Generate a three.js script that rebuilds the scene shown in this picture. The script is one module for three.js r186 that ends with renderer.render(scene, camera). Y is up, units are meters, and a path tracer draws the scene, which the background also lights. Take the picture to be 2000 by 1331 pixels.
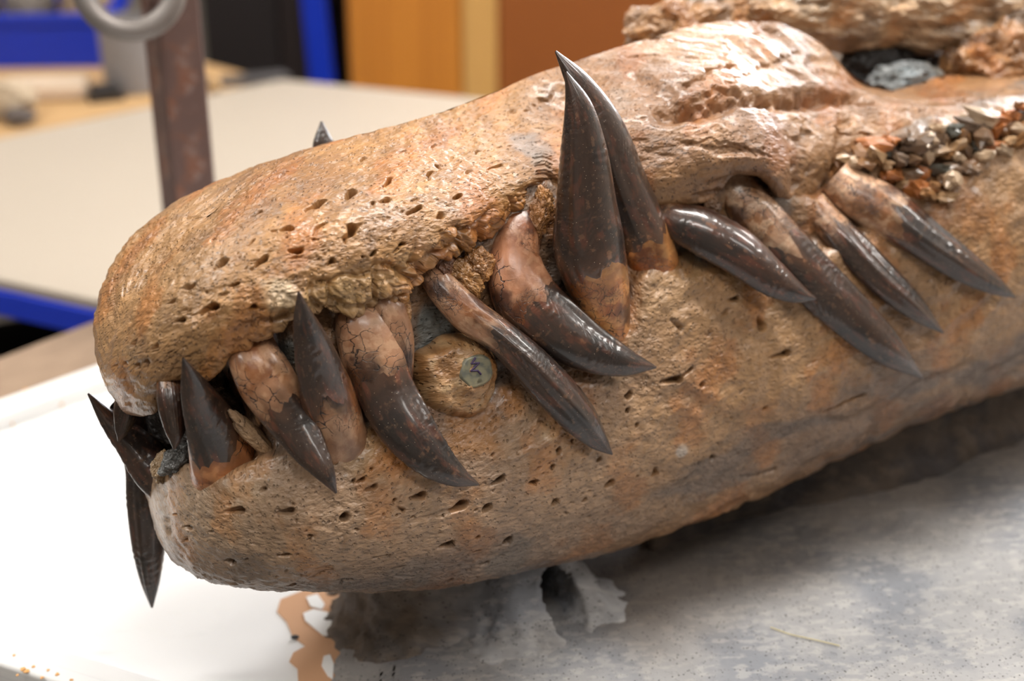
import * as THREE from 'three';
import { RoundedBoxGeometry } from 'three/addons/geometries/RoundedBoxGeometry.js';
import { ImprovedNoise } from 'three/addons/math/ImprovedNoise.js';
import { mergeGeometries } from 'three/addons/utils/BufferGeometryUtils.js';
import { RectAreaLightUniformsLib } from 'three/addons/lights/RectAreaLightUniformsLib.js';

// ---------------------------------------------------------------- camera, light, exposure
const W = 2000, H = 1331, F = 2778, PITCH = 24 * Math.PI / 180, EYE = new THREE.Vector3(0, 1.75, 0);
const scene = new THREE.Scene();
const camera = new THREE.PerspectiveCamera(2 * Math.atan(H / 2 / F) * 180 / Math.PI, W / H, 0.05, 40);
camera.position.copy(EYE);
camera.rotation.set(-PITCH, 0, 0);
camera.focus = 1.20;
camera.userData.fStop = 2.6;
camera.updateMatrixWorld(true);
const renderer = new THREE.WebGLRenderer({ antialias: true });
renderer.toneMapping = THREE.LinearToneMapping;
renderer.toneMappingExposure = 0.78;
renderer.shadowMap.enabled = true;
RectAreaLightUniformsLib.init();
scene.background = new THREE.Color(0x000000);
// ceiling luminaires: [x, z, width, depth, intensity]
const CEIL = 3.2;
const PANELS = [
  [-2.0, 0.3, 1.4, 0.3, 28], [0.5, 0.3, 1.4, 0.3, 19], [2.8, 0.3, 1.4, 0.3, 10],
  [-2.0, -1.5, 1.4, 0.3, 36], [0.5, -1.5, 1.4, 0.3, 52], [2.8, -1.5, 1.4, 0.3, 32],
  [-2.0, -3.6, 1.4, 0.3, 24], [0.5, -3.6, 1.4, 0.3, 16], [2.8, -3.6, 1.4, 0.3, 36],
];
const WINDOW = { x: 2.35, y: 2.38, z: -5.38, w: 3.2, h: 1.3, I: 24 };   // frosted daylight window high in the back wall

// ---------------------------------------------------------------- helpers
const IN = new ImprovedNoise();
const n3 = (x, y, z) => IN.noise(x + 37.3, y + 91.7, z + 11.9);
const fbm = (x, y, z, o = 4) => { let a = 0, w = 0.5; for (let i = 0; i < o; i++) { a += w * n3(x, y, z); x = x * 2.03 + 5.1; y = y * 2.03 + 1.7; z = z * 2.03 + 8.3; w *= 0.5; } return a; };
let seed = 12345;
const rnd = () => { seed = (seed * 1664525 + 1013904223) >>> 0; return seed / 4294967296; };
const rr = (a, b) => a + (b - a) * rnd();
const clamp = (x, a = 0, b = 1) => Math.min(b, Math.max(a, x));
const sm = (a, b, x) => { const t = clamp((x - a) / (b - a)); return t * t * (3 - 2 * t); };
const lerp = (a, b, t) => a + (b - a) * t;
const hash3 = (i, j, k) => { let h = (i * 374761393 + j * 668265263 + k * 2147483647) | 0; h = Math.imul(h ^ (h >>> 13), 1274126177); h = Math.imul(h ^ (h >>> 16), 2246822519); return ((h ^ (h >>> 15)) >>> 0) / 4294967296; };
function worley(x, y, z) {
  const xi = Math.floor(x), yi = Math.floor(y), zi = Math.floor(z); let f1 = 9, f2 = 9, id = 0;
  for (let a = -1; a < 2; a++) for (let b = -1; b < 2; b++) for (let c = -1; c < 2; c++) {
    const i = xi + a, j = yi + b, k = zi + c;
    const dx = i + hash3(i, j, k) - x, dy = j + hash3(i + 71, j, k) - y, dz = k + hash3(i, j + 53, k) - z, d = dx * dx + dy * dy + dz * dz;
    if (d < f1) { f2 = f1; f1 = d; id = hash3(i, j, k + 7); } else if (d < f2) f2 = d;
  }
  return [Math.sqrt(f1), Math.sqrt(f2), id];
}
const srgb = (r, g, b) => new THREE.Color().setRGB(r / 255, g / 255, b / 255, THREE.SRGBColorSpace);
const used = {};
function named(o, name) { const k = used[name] = (used[name] ?? -1) + 1; o.name = k ? name + '_' + String(k).padStart(3, '0') : name; return o; }
function tag(o, label, category, group, kind) { if (label) o.userData.label = label; if (category) o.userData.category = category; if (group) o.userData.group = group; if (kind) o.userData.kind = kind; return o; }
function mesh(name, geo, mat, parent = scene) { const m = named(new THREE.Mesh(geo, mat), name); m.castShadow = m.receiveShadow = true; parent.add(m); return m; }
function thing(name, label, category, pos, group) { const g = named(new THREE.Group(), name); if (pos) g.position.set(...pos); tag(g, label, category, group); scene.add(g); return g; }
function structure(name, geo, mat) { const m = mesh(name, geo, mat); m.userData.kind = 'structure'; return m; }
const box = (w, h, d, x = 0, y = 0, z = 0, r = 0.004) => new RoundedBoxGeometry(w, h, d, 2, Math.min(r, w / 2.1, h / 2.1, d / 2.1)).translate(x, y, z);

// a pixel of the photograph becomes a ray; the depth or plane it is measured on makes it a point
const cp = Math.cos(PITCH), sp = Math.sin(PITCH);
const ray = (x, y) => { const a = (x - W / 2) / F, b = -(y - H / 2) / F; return new THREE.Vector3(a, cp * b - sp, -sp * b - cp); };
const at = (x, y, d) => ray(x, y).multiplyScalar(d).add(EYE);
const onY = (x, y, Y) => { const r = ray(x, y); return r.multiplyScalar((Y - EYE.y) / r.y).add(EYE); };
const project = (p) => { const X = p.x - EYE.x, y0 = p.y - EYE.y, z0 = p.z - EYE.z, Y = cp * y0 - sp * z0, D = -(sp * y0 + cp * z0); return [W / 2 + F * X / D, H / 2 - F * Y / D, D]; };
// the skull's own frame: u along the snout towards the back, n out of its near side, h up
const AZ = 30 * Math.PI / 180, ROLL = 10 * Math.PI / 180;
const U = new THREE.Vector3(Math.cos(AZ), 0, -Math.sin(AZ)), N0 = new THREE.Vector3(Math.sin(AZ), 0, Math.cos(AZ));
const N = N0.clone().multiplyScalar(Math.cos(ROLL)).add(new THREE.Vector3(0, Math.sin(ROLL), 0));
const V = new THREE.Vector3(0, Math.cos(ROLL), 0).addScaledVector(N0, -Math.sin(ROLL));
const ORG = at(320, 1000, 1.25);
const world = (u, n, h) => new THREE.Vector3().copy(ORG).addScaledVector(U, u).addScaledVector(N, n).addScaledVector(V, h);
const local = (p) => { const d = p.clone().sub(ORG); return [d.dot(U), d.dot(N), d.dot(V)]; };
function un(x, y, n) { const r = ray(x, y), o = EYE.clone().sub(ORG), t = (n - o.dot(N)) / r.dot(N), p = o.addScaledVector(r, t); return [p.dot(U), n, p.dot(V)]; }
const curve1 = (tab) => (x) => { if (x <= tab[0][0]) return tab[0][1]; for (let i = 1; i < tab.length; i++) if (x < tab[i][0]) { const [a, b] = tab[i - 1], [c, d] = tab[i], t = (x - a) / (c - a), p = tab[i - 2] ?? tab[i - 1], q = tab[i + 1] ?? tab[i];
  const m0 = (d - p[1]) / (c - p[0]) * (c - a), m1 = (q[1] - b) / (q[0] - a) * (c - a), t2 = t * t, t3 = t2 * t; return b * (2 * t3 - 3 * t2 + 1) + m0 * (t3 - 2 * t2 + t) + d * (3 * t2 - 2 * t3) + m1 * (t3 - t2); } return tab[tab.length - 1][1]; };

// ---------------------------------------------------------------- computed textures (colour, grain, fine relief)
function lattice(period, s) { // tileable gradient-free value noise
  const g = new Float32Array(period * period); for (let i = 0; i < g.length; i++) g[i] = hash3(i, s, 17);
  return (x, y) => { x = ((x % period) + period) % period; y = ((y % period) + period) % period; const i = x | 0, j = y | 0, a = x - i, b = y - j, i1 = (i + 1) % period, j1 = (j + 1) % period, u = a * a * (3 - 2 * a), v = b * b * (3 - 2 * b);
    return lerp(lerp(g[j * period + i], g[j * period + i1], u), lerp(g[j1 * period + i], g[j1 * period + i1], u), v); };
}
function tileNoise(base, oct, s) { const L = []; for (let o = 0; o < oct; o++) L.push(lattice(base << o, s * 31 + o)); return (x, y) => { let a = 0, w = 0.5, t = 0; for (let o = 0; o < oct; o++) { a += w * L[o](x * (base << o), y * (base << o)); t += w; w *= 0.55; } return a / t; }; }
function tileWorley(n, s) { return (x, y) => { x *= n; y *= n; const xi = Math.floor(x), yi = Math.floor(y); let f1 = 9, f2 = 9, id = 0; for (let a = -1; a < 2; a++) for (let b = -1; b < 2; b++) { const i = ((xi + a) % n + n) % n, j = ((yi + b) % n + n) % n, dx = xi + a + hash3(i, j, s) - x, dy = yi + b + hash3(i + 91, j, s) - y, d = dx * dx + dy * dy; if (d < f1) { f2 = f1; f1 = d; id = hash3(i, j, s + 3); } else if (d < f2) f2 = d; } return [Math.sqrt(f1), Math.sqrt(f2), id]; }; }
function tex(size, fn, color, repeat) { const d = new Uint8Array(size * size * 4); for (let j = 0, k = 0; j < size; j++) for (let i = 0; i < size; i++, k += 4) { const c = fn(i / size, j / size); if (typeof c === 'number') { d[k] = d[k + 1] = d[k + 2] = clamp(c) * 255; } else { d[k] = clamp(c[0]) * 255; d[k + 1] = clamp(c[1]) * 255; d[k + 2] = clamp(c[2]) * 255; } d[k + 3] = 255; }
  const t = new THREE.DataTexture(d, size, size); t.wrapS = t.wrapT = THREE.RepeatWrapping; t.magFilter = THREE.LinearFilter; t.minFilter = THREE.LinearMipmapLinearFilter; t.generateMipmaps = true; if (color) t.colorSpace = THREE.SRGBColorSpace; if (repeat) t.repeat.set(repeat[0], repeat[1]); t.needsUpdate = true; return t; }
const mix3 = (a, b, t) => [lerp(a[0], b[0], t), lerp(a[1], b[1], t), lerp(a[2], b[2], t)];

const tA = tileNoise(6, 6, 1), tB = tileNoise(24, 4, 2), tC = tileNoise(4, 7, 3), tD = tileNoise(64, 3, 4);
const wP = tileWorley(40, 5), wR = tileWorley(11, 6), wF = tileWorley(90, 8), wG = tileWorley(24, 9);
// bone, 0.16 m to the tile
const boneRelief = (x, y) => { const wx = x + 0.03 * tA(y, x), wy = y + 0.03 * tA(x + 0.5, y); const fib = tD(wx * 0.5, wy * 1) ; const r = Math.abs(tA(wx * 1 + 0.2, wy * 2) - 0.5) * 2; const p = wP(wx, wy); const pit = p[2] > 0.72 ? sm(0.1, 0.34, p[0]) : 1; const flake = tB(wx, wy * 2); return clamp(0.25 + 0.25 * fib + 0.3 * flake + 0.22 * r) * lerp(0.45, 1, pit); };
const boneBump = tex(1024, boneRelief, false, [1 / 0.16, 1 / 0.16]);
const boneMap = tex(1024, (x, y) => { const v = tA(x * 2, y * 2), w = tB(x, y), q = tC(x, y); const g = 0.86 + 0.20 * (v - 0.5) + 0.20 * (w - 0.5); return mix3([g, g, g], [g * 1.03, g * 0.93, g * 0.82], sm(0.45, 0.65, q)); }, true, [1 / 0.16, 1 / 0.16]);
// tooth root: tan dentine crazed with dark cracks, 0.1 m to the tile
const crackAt = (x, y) => { const wx = x + 0.16 * (tA(x, y) - 0.5) + 0.12 * tC(y, x), wy = y + 0.16 * (tA(y + 0.3, x) - 0.5) + 0.12 * tC(x + 0.5, y); const a = wR(wx, wy), b = wG(wx + 0.13, wy + 0.4); const c1 = 1 - sm(0.012, 0.05 + 0.05 * tC(x, y), a[1] - a[0]); const c2 = (1 - sm(0.01, 0.05, b[1] - b[0])) * sm(0.5, 0.6, tC(y, x)); return Math.max(c1 * sm(0.44, 0.56, tC(x + 0.3, y)), c2); };
const rootMap = tex(1024, (x, y) => { const k = crackAt(x, y), v = tA(x * 2, y * 2), q = tC(x + 0.6, y), st = sm(0.52, 0.7, tC(x, y + 0.5)); let c = mix3([0.68, 0.52, 0.40], [0.54, 0.35, 0.21], sm(0.4, 0.62, q)); c = mix3(c, [0.80, 0.67, 0.55], 0.6 * sm(0.5, 0.65, v)); c = mix3(c, [0.26, 0.17, 0.13], 0.75 * st); return mix3(c, [0.14, 0.11, 0.11], 0.85 * k); }, true, [10, 10]);
const rootBump = tex(1024, (x, y) => 0.75 + 0.35 * (tB(x, y) - 0.5) + 0.2 * (tA(x, y) - 0.5) - 0.5 * crackAt(x, y), false, [10, 10]);
// tooth crown: dark enamel; fine wrinkles across, streaks along, 0.1 m to the tile
const crownMap = tex(1024, (x, y) => { const v = tA(x * 3, y), q = tC(x, y), s = tB(x, y); const ch = wF(x, y); let c = mix3([0.20, 0.143, 0.112], [0.13, 0.102, 0.092], sm(0.4, 0.62, q)); c = mix3(c, [0.37, 0.20, 0.14], 0.5 * sm(0.55, 0.72, v)); c = mix3(c, [0.46, 0.34, 0.25], 0.5 * sm(0.62, 0.78, s)); return ch[2] > 0.985 ? mix3([0.8, 0.75, 0.66], c, sm(0.1, 0.25, ch[0])) : c; }, true, [10, 10]);
const crownBump = tex(1024, (x, y) => { const w = 0.5 + 0.5 * Math.sin((y * 26 + 1.3 * tA(x, y) * 3) * 2 * Math.PI); return 0.5 + 0.22 * (w - 0.5) * sm(0.4, 0.6, tC(x + 0.1, y)) + 0.45 * (tB(x, y) - 0.5) + 0.25 * (tD(x, y * 0.5) - 0.5); }, false, [10, 10]);
// grey plaster, 0.3 m to the tile
const plBump = tex(1024, (x, y) => { const p = wP(x + 0.02 * tA(x, y), y), p2 = wF(x, y + 0.02 * tA(y, x)); return 0.5 + 0.5 * (tB(x, y) - 0.5) + 0.4 * (tA(x, y) - 0.5) - (p[2] > 0.8 ? 0.4 * (1 - sm(0.1, 0.3, p[0])) : 0) - (p2[2] > 0.8 ? 0.3 * (1 - sm(0.15, 0.35, p2[0])) : 0); }, false, [1 / 0.3, 1 / 0.3]);
const plMap = tex(1024, (x, y) => { const v = tC(x, y), s = tB(x * 1, y * 2), p = wF(x + 0.03 * tA(x, y), y); let c = mix3([0.60, 0.60, 0.60], [0.50, 0.51, 0.53], sm(0.35, 0.65, v)); c = mix3(c, [0.72, 0.71, 0.69], 0.45 * sm(0.5, 0.7, s)); return p[2] > 0.93 ? mix3([0.2, 0.2, 0.2], c, sm(0.12, 0.3, p[0])) : c; }, true, [1 / 0.3, 1 / 0.3]);
const paintMap = tex(512, (x, y) => { const s = tA(x, y * 3), v = tC(x, y); const c = mix3([0.88, 0.88, 0.875], [0.80, 0.805, 0.81], sm(0.52, 0.75, s) * sm(0.4, 0.6, v)); return c; }, true, [1 / 0.5, 1 / 0.5]);
const woodMap = tex(512, (x, y) => { const g = tC(x * 1, 0.3 * y + 0.2), l = tB(x * 2, y * 0.25); return mix3([0.86, 0.56, 0.20], [0.70, 0.42, 0.13], clamp(0.5 * g + 0.8 * (l - 0.3))); }, true, [1, 1]);
const rustMap = tex(512, (x, y) => { const v = tC(x, y), s = tA(x * 2, y * 2); return mix3([0.38, 0.30, 0.28], mix3([0.46, 0.32, 0.26], [0.50, 0.43, 0.41], sm(0.5, 0.7, s)), sm(0.42, 0.62, v)); }, true, [0.5, 12]);
const grainMap = tex(512, (x, y) => { const v = tB(x, y * 0.25), s = tC(x, y); return mix3([0.60, 0.51, 0.42], [0.45, 0.37, 0.30], clamp(0.6 * v + 0.6 * s - 0.1)); }, true, [2, 2]);

const M = {
  bone: new THREE.MeshPhysicalMaterial({ vertexColors: true, map: boneMap, bumpMap: boneBump, bumpScale: 0.005, roughness: 0.4, clearcoat: 0.5, clearcoatRoughness: 0.24 }),
  root: new THREE.MeshPhysicalMaterial({ vertexColors: true, map: rootMap, bumpMap: rootBump, bumpScale: 0.0012, roughness: 0.36, clearcoat: 0.5, clearcoatRoughness: 0.22 }),
  crown: new THREE.MeshPhysicalMaterial({ vertexColors: true, map: crownMap, bumpMap: crownBump, bumpScale: 0.0005, roughness: 0.34, clearcoat: 1, clearcoatRoughness: 0.13 }),
  matrix: new THREE.MeshStandardMaterial({ vertexColors: true, map: boneMap, bumpMap: boneBump, bumpScale: 0.002, roughness: 0.6 }),
  plaster: new THREE.MeshStandardMaterial({ vertexColors: true, map: plMap, bumpMap: plBump, bumpScale: 0.002, roughness: 0.85 }),
  paint: new THREE.MeshStandardMaterial({ map: paintMap, roughness: 0.55 }),
  rust: new THREE.MeshStandardMaterial({ map: rustMap, roughness: 0.5, metalness: 0.35 }),
  steel: new THREE.MeshStandardMaterial({ color: srgb(122, 116, 112), roughness: 0.45, metalness: 0.5 }),
  timber: new THREE.MeshStandardMaterial({ map: grainMap, roughness: 0.75 }),
  orangeWood: new THREE.MeshStandardMaterial({ map: woodMap, roughness: 0.5 }),
  cream: new THREE.MeshStandardMaterial({ color: srgb(176, 165, 150), roughness: 0.5 }),
  blue: new THREE.MeshStandardMaterial({ color: srgb(8, 50, 190), roughness: 0.45 }),
};
const plain = (r, g, b, rough = 0.7, metal = 0) => new THREE.MeshStandardMaterial({ color: srgb(r, g, b), roughness: rough, metalness: metal });

// ---------------------------------------------------------------- the room
const RX0 = -4.5, RX1 = 4.5, RZ0 = -5.4, RZ1 = 3;
const wallM = plain(150, 142, 132, 0.9), floorM = plain(112, 106, 100, 0.7), ceilM = plain(225, 222, 216, 0.9);
structure('floor', box(RX1 - RX0 + 0.4, 0.2, RZ1 - RZ0 + 0.4, 0, -0.1, (RZ0 + RZ1) / 2), floorM);
structure('ceiling', box(RX1 - RX0 + 0.4, 0.2, RZ1 - RZ0 + 0.4, 0, CEIL + 0.1, (RZ0 + RZ1) / 2), ceilM);
structure('wall_back', box(RX1 - RX0, CEIL, 0.2, 0, CEIL / 2, RZ0 - 0.1), wallM);
structure('wall_front', box(RX1 - RX0, CEIL, 0.2, 0, CEIL / 2, RZ1 + 0.1), wallM);
structure('wall_left', box(0.2, CEIL, RZ1 - RZ0, RX0 - 0.1, CEIL / 2, (RZ0 + RZ1) / 2), wallM);
structure('wall_right', box(0.2, CEIL, RZ1 - RZ0, RX1 + 0.1, CEIL / 2, (RZ0 + RZ1) / 2), wallM);
const frameM = plain(230, 230, 228, 0.5), glowM = new THREE.MeshStandardMaterial({ color: 0xffffff, emissive: 0xfffaf4, emissiveIntensity: 2.5, roughness: 0.6 });
for (const [x, z, w, d, I] of PANELS) {
  const t = thing('ceiling_light', 'flat white ceiling light panel over the workshop', 'ceiling light', [x, CEIL, z], 'workshop ceiling lights');
  mesh('frame', mergeGeometries([box(w + 0.08, 0.05, 0.04, 0, -0.025, d / 2 + 0.02), box(w + 0.08, 0.05, 0.04, 0, -0.025, -d / 2 - 0.02), box(0.04, 0.05, d, w / 2 + 0.02, -0.025, 0), box(0.04, 0.05, d, -w / 2 - 0.02, -0.025, 0)]), frameM, t);
  mesh('lamp_panel', box(w, 0.02, d, 0, -0.012, 0), glowM, t);
  const l = new THREE.RectAreaLight(0xfffaf4, I, w, d); l.position.set(x, CEIL - 0.028, z); l.rotation.x = -Math.PI / 2; l.name = 'ceiling_lamp_glow'; scene.add(l);
}

{ const w = WINDOW, fr = structure('window_1', mergeGeometries([box(w.w + 0.14, 0.07, 0.08, 0, w.h / 2 + 0.035, 0), box(w.w + 0.14, 0.07, 0.08, 0, -w.h / 2 - 0.035, 0), ...[-0.5, -0.25, 0, 0.25, 0.5].map((k) => box(0.06, w.h, 0.07, k * w.w, 0, 0))]), frameM); fr.position.set(w.x, w.y, w.z);
  for (let i = 0; i < 4; i++) mesh('pane', box(w.w / 4 - 0.06, w.h, 0.012, (i - 1.5) * w.w / 4, 0, -0.01), new THREE.MeshStandardMaterial({ color: 0xffffff, emissive: 0xf6f9ff, emissiveIntensity: 3, roughness: 0.4 }), fr);
  const l = new THREE.RectAreaLight(0xf6f9ff, w.I, w.w, w.h); l.position.set(w.x, w.y, w.z + 0.06); l.rotation.y = Math.PI; l.name = 'window_daylight'; scene.add(l); }
// a flat slab whose top face has the given world outline (x, z), at height y, thickness t
function slab(pts, y, t, bev = 0.002) { const s = new THREE.Shape(pts.map((p) => new THREE.Vector2(p.x, -p.z))); const g = new THREE.ExtrudeGeometry(s, { depth: t - 2 * bev, bevelEnabled: true, bevelThickness: bev, bevelSize: bev, bevelOffset: -bev, bevelSegments: 2 }); return g.rotateX(-Math.PI / 2).translate(0, y - t + bev, 0); }
const meet = (a, b, c, d) => { const r = b.clone().sub(a), s = d.clone().sub(c), k = r.x * s.z - r.z * s.x, q = c.clone().sub(a), t = (q.x * s.z - q.z * s.x) / k; return a.clone().addScaledVector(r, t); };
// a bar between two points, w wide, h high, its top at the points' height
function bar(a, b, w, h, r = 0.003) { const L = a.distanceTo(b), g = new RoundedBoxGeometry(L, h, w, 2, Math.min(r, w / 2.2, h / 2.2)); g.translate(0, -h / 2, 0); const o = new THREE.Object3D(); o.position.copy(a).add(b).multiplyScalar(0.5); o.rotation.y = -Math.atan2(b.z - a.z, b.x - a.x); o.updateMatrix(); return g.applyMatrix4(o.matrix); }
const legGeo = (x, z, y, w = 0.05) => box(w, y, w, x, y / 2, z, 0.003);

// white tray that carries the skull, on trestle legs
const YB = 0.9;
{
  const b0 = onY(0, 843, YB), b1 = onY(192, 772, YB), n0 = onY(0, 1262, YB), n1 = onY(227, 1334, YB);
  const cBL = meet(b0, b1, n0, n1), eb = b1.clone().sub(b0).normalize(), en = n1.clone().sub(n0).normalize();
  const cBR = cBL.clone().addScaledVector(eb, 1.25), cFL = cBL.clone().addScaledVector(en, 1.5), cFR = cBR.clone().addScaledVector(en, 1.5);
  const t = thing('display_tray', 'white painted wooden tray with raised rim under the fossil skull', 'tray');
  mesh('base_board', slab([cBL, cBR, cFR, cFL], YB, 0.03), M.paint, t);
  const out = (p, q, c) => { const d = q.clone().sub(p).normalize(), o = new THREE.Vector3(-d.z, 0, d.x); if (o.dot(c.clone().sub(p)) > 0) o.negate(); return o; };
  const mid = cBL.clone().add(cFR).multiplyScalar(0.5);
  for (const [p, q] of [[cBL, cBR], [cBR, cFR], [cFR, cFL], [cFL, cBL]]) { const o = out(p, q, mid), d = q.clone().sub(p).normalize(); mesh('rim', bar(p.clone().addScaledVector(o, 0.0225).addScaledVector(d, -0.04).setY(YB + 0.022), q.clone().addScaledVector(o, 0.0225).addScaledVector(d, 0.04).setY(YB + 0.022), 0.044, 0.055, 0.004), M.paint, t); }
  for (const p of [cBL, cBR, cFL, cFR]) { const q = p.clone().lerp(mid, 0.12); mesh('leg', legGeo(q.x, q.z, YB - 0.03, 0.08), M.timber, t); }
  // specks of bare ochre where the white paint has chipped off
  const chipM = plain(214, 160, 96, 0.8), chips = [];
  for (const [px, py] of [[24, 829], [120, 790], [50, 762], [28, 1281], [52, 1312], [65, 1303], [82, 1325], [34, 1320], [45, 1308], [112, 1318], [94, 1310], [140, 1329]]) { const s = new THREE.Shape(), r = rr(0.0012, 0.0028); for (let i = 0; i < 9; i++) { const a = i / 9 * 2 * Math.PI, q = r * rr(0.6, 1.3); i ? s.lineTo(q * Math.cos(a), q * Math.sin(a)) : s.moveTo(q, 0); }
    chips.push([px, py, s]); }
  const fn = new THREE.Vector3(-(b1.z - b0.z), 0, b1.x - b0.x).normalize(); if (fn.dot(mid.clone().sub(b0)) < 0) fn.negate();
  for (const [px, py, s] of chips) { const back = py < 840 && py > 780, g = new THREE.ExtrudeGeometry(s, { depth: 0.0006, bevelEnabled: false }); let p = onY(px, py, YB + 0.0222);
    if (back) { const r = ray(px, py); p = EYE.clone().addScaledVector(r, fn.dot(b0.clone().sub(EYE)) / fn.dot(r)).addScaledVector(fn, 0.0003); p.y = clamp(p.y, YB + 0.004, YB + 0.018); g.scale(1.6, 1.6, 1); g.rotateY(Math.atan2(fn.x, fn.z)); } else g.rotateX(-Math.PI / 2);
    mesh('paint_chip', g.translate(p.x, p.y, p.z), chipM, t); }
  // where the paint has peeled next to the plaster
  const bare = [[548, 1171], [541, 1195], [560, 1215], [572, 1244], [597, 1262], [573, 1275], [565, 1292], [581, 1306], [583, 1345], [700, 1345], [700, 1240], [680, 1160], [600, 1150]].map(([x, y]) => onY(x, y, YB + 0.0012));
  mesh('bare_patch', slab(bare, YB + 0.0012, 0.0018, 0.0002), plain(196, 152, 116, 0.85), t).userData.label = 'patch of bare brown board where white paint has peeled';
  for (const fl of [[[592, 1198], [612, 1190], [640, 1196], [655, 1212], [663, 1238], [650, 1245], [630, 1240], [608, 1222], [596, 1212]], [[632, 1282], [645, 1278], [652, 1296], [650, 1326], [640, 1320], [628, 1300]], [[598, 1166], [620, 1160], [634, 1180], [628, 1190], [606, 1184]], [[640, 1340], [668, 1318], [690, 1322], [694, 1345]]])
    mesh('paint_flake', slab(fl.map(([x, y]) => onY(x, y, YB + 0.0026)), YB + 0.0026, 0.0018, 0.0003), plain(232, 232, 230, 0.7), t);
  { const p = onY(576, 1245, YB + 0.002); mesh('plaster_crumb', new THREE.DodecahedronGeometry(0.0035, 0).scale(1.2, 0.6, 0.9).translate(p.x, p.y, p.z), plain(70, 72, 76, 0.9), t); }
}
// weathered timber behind the tray
{
  const a = onY(-160, 760, YB - 0.01), b = onY(182, 628, YB - 0.01), d = b.clone().sub(a).normalize();
  tag(mesh('timber_beam', bar(a.clone().addScaledVector(d, -0.3), a.clone().addScaledVector(d, 1.3), 0.15, 0.12, 0.006).translate(0.052, 0, 0.052), M.timber), 'weathered brown timber beam running behind the white tray', 'timber beam');
  const b2 = scene.children[scene.children.length - 1]; b2.userData.label += '';
  const q = a.clone().addScaledVector(d, -0.1).add(new THREE.Vector3(0.052, 0, 0.052)), q2 = a.clone().addScaledVector(d, 1.1).add(new THREE.Vector3(0.052, 0, 0.052));
  for (const p of [q, q2]) mesh('post', box(0.09, YB - 0.13, 0.09, p.x, (YB - 0.13) / 2, p.z, 0.004), M.timber, b2);
}

// work table with cream top and blue steel frame
const YT = 0.88;
{
  const B = onY(550, 155, YT), far1 = onY(890, 188, YT), l0 = onY(0, 270, YT), f0 = onY(0, 545, YT), f1 = onY(230, 595, YT);
  const A = meet(B, l0, f0, f1), fd = far1.clone().sub(B).normalize(), nd = f1.clone().sub(f0).normalize();
  const Cc = B.clone().addScaledVector(fd, 2.3), D = A.clone().addScaledVector(nd, 2.3);
  const t = thing('work_table', 'long work table with cream top and bright blue steel frame', 'table');
  mesh('table_top', slab([A, B, Cc, D], YT, 0.02, 0.003), M.cream, t);
  const mid = A.clone().add(Cc).multiplyScalar(0.5), yy = YT - 0.02;
  const ins = (p) => p.clone().lerp(mid, 0.012).setY(yy);
  for (const [p, q] of [[A, B], [B, Cc], [Cc, D], [D, A]]) mesh('frame_rail', bar(ins(p), ins(q), 0.035, 0.045), M.blue, t);
  for (const p of [A, B, Cc, D]) { const q = p.clone().lerp(mid, 0.03); mesh('leg', legGeo(q.x, q.z, yy - 0.04, 0.045), M.blue, t); }
  // low shelf with dark boxes in the shade below the top
  mesh('shelf', slab([A, B, Cc, D].map((p) => p.clone().lerp(mid, 0.08)), 0.3, 0.02), plain(40, 36, 34, 0.8), t);
}
function crate(name, label, w, h, d, mat, pos, turn) {
  const t = thing(name, label, 'crate', pos); t.rotation.y = turn;
  mesh('bottom', box(w * 0.94, 0.006, d * 0.94, 0, 0.003, 0, 0.002), mat, t);
  for (const s of [-1, 1]) { mesh('side_wall', box(w * 0.96, h, 0.006, 0, h / 2, s * d * 0.47), mat, t); mesh('end_wall', box(0.006, h, d * 0.94, s * w * 0.475, h / 2, 0), mat, t); }
  mesh('lip', mergeGeometries([box(w, 0.028, 0.014, 0, h - 0.012, d / 2), box(w, 0.028, 0.014, 0, h - 0.012, -d / 2), box(0.014, 0.028, d, w / 2, h - 0.012, 0), box(0.014, 0.028, d, -w / 2, h - 0.012, 0)]), mat, t);
  return t;
}
{ const p = at(150, 520, 2.75); const c = crate('storage_crate', 'black storage crate on the shelf under the cream work table', 0.5, 0.3, 0.36, plain(26, 23, 24, 0.6), [p.x, 0.3, p.z], 0.5); }

function lumpy(r, s, amp, freq, det = 4) { const g = new THREE.IcosahedronGeometry(r, det), p = g.attributes.position, v = new THREE.Vector3(); for (let i = 0; i < p.count; i++) { v.fromBufferAttribute(p, i).normalize(); const k = r * (1 + amp * fbm(v.x * freq + s, v.y * freq, v.z * freq + s * 2, 3) * 2); p.setXYZ(i, v.x * k, v.y * k, v.z * k); } g.computeVertexNormals(); return g; }
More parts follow.
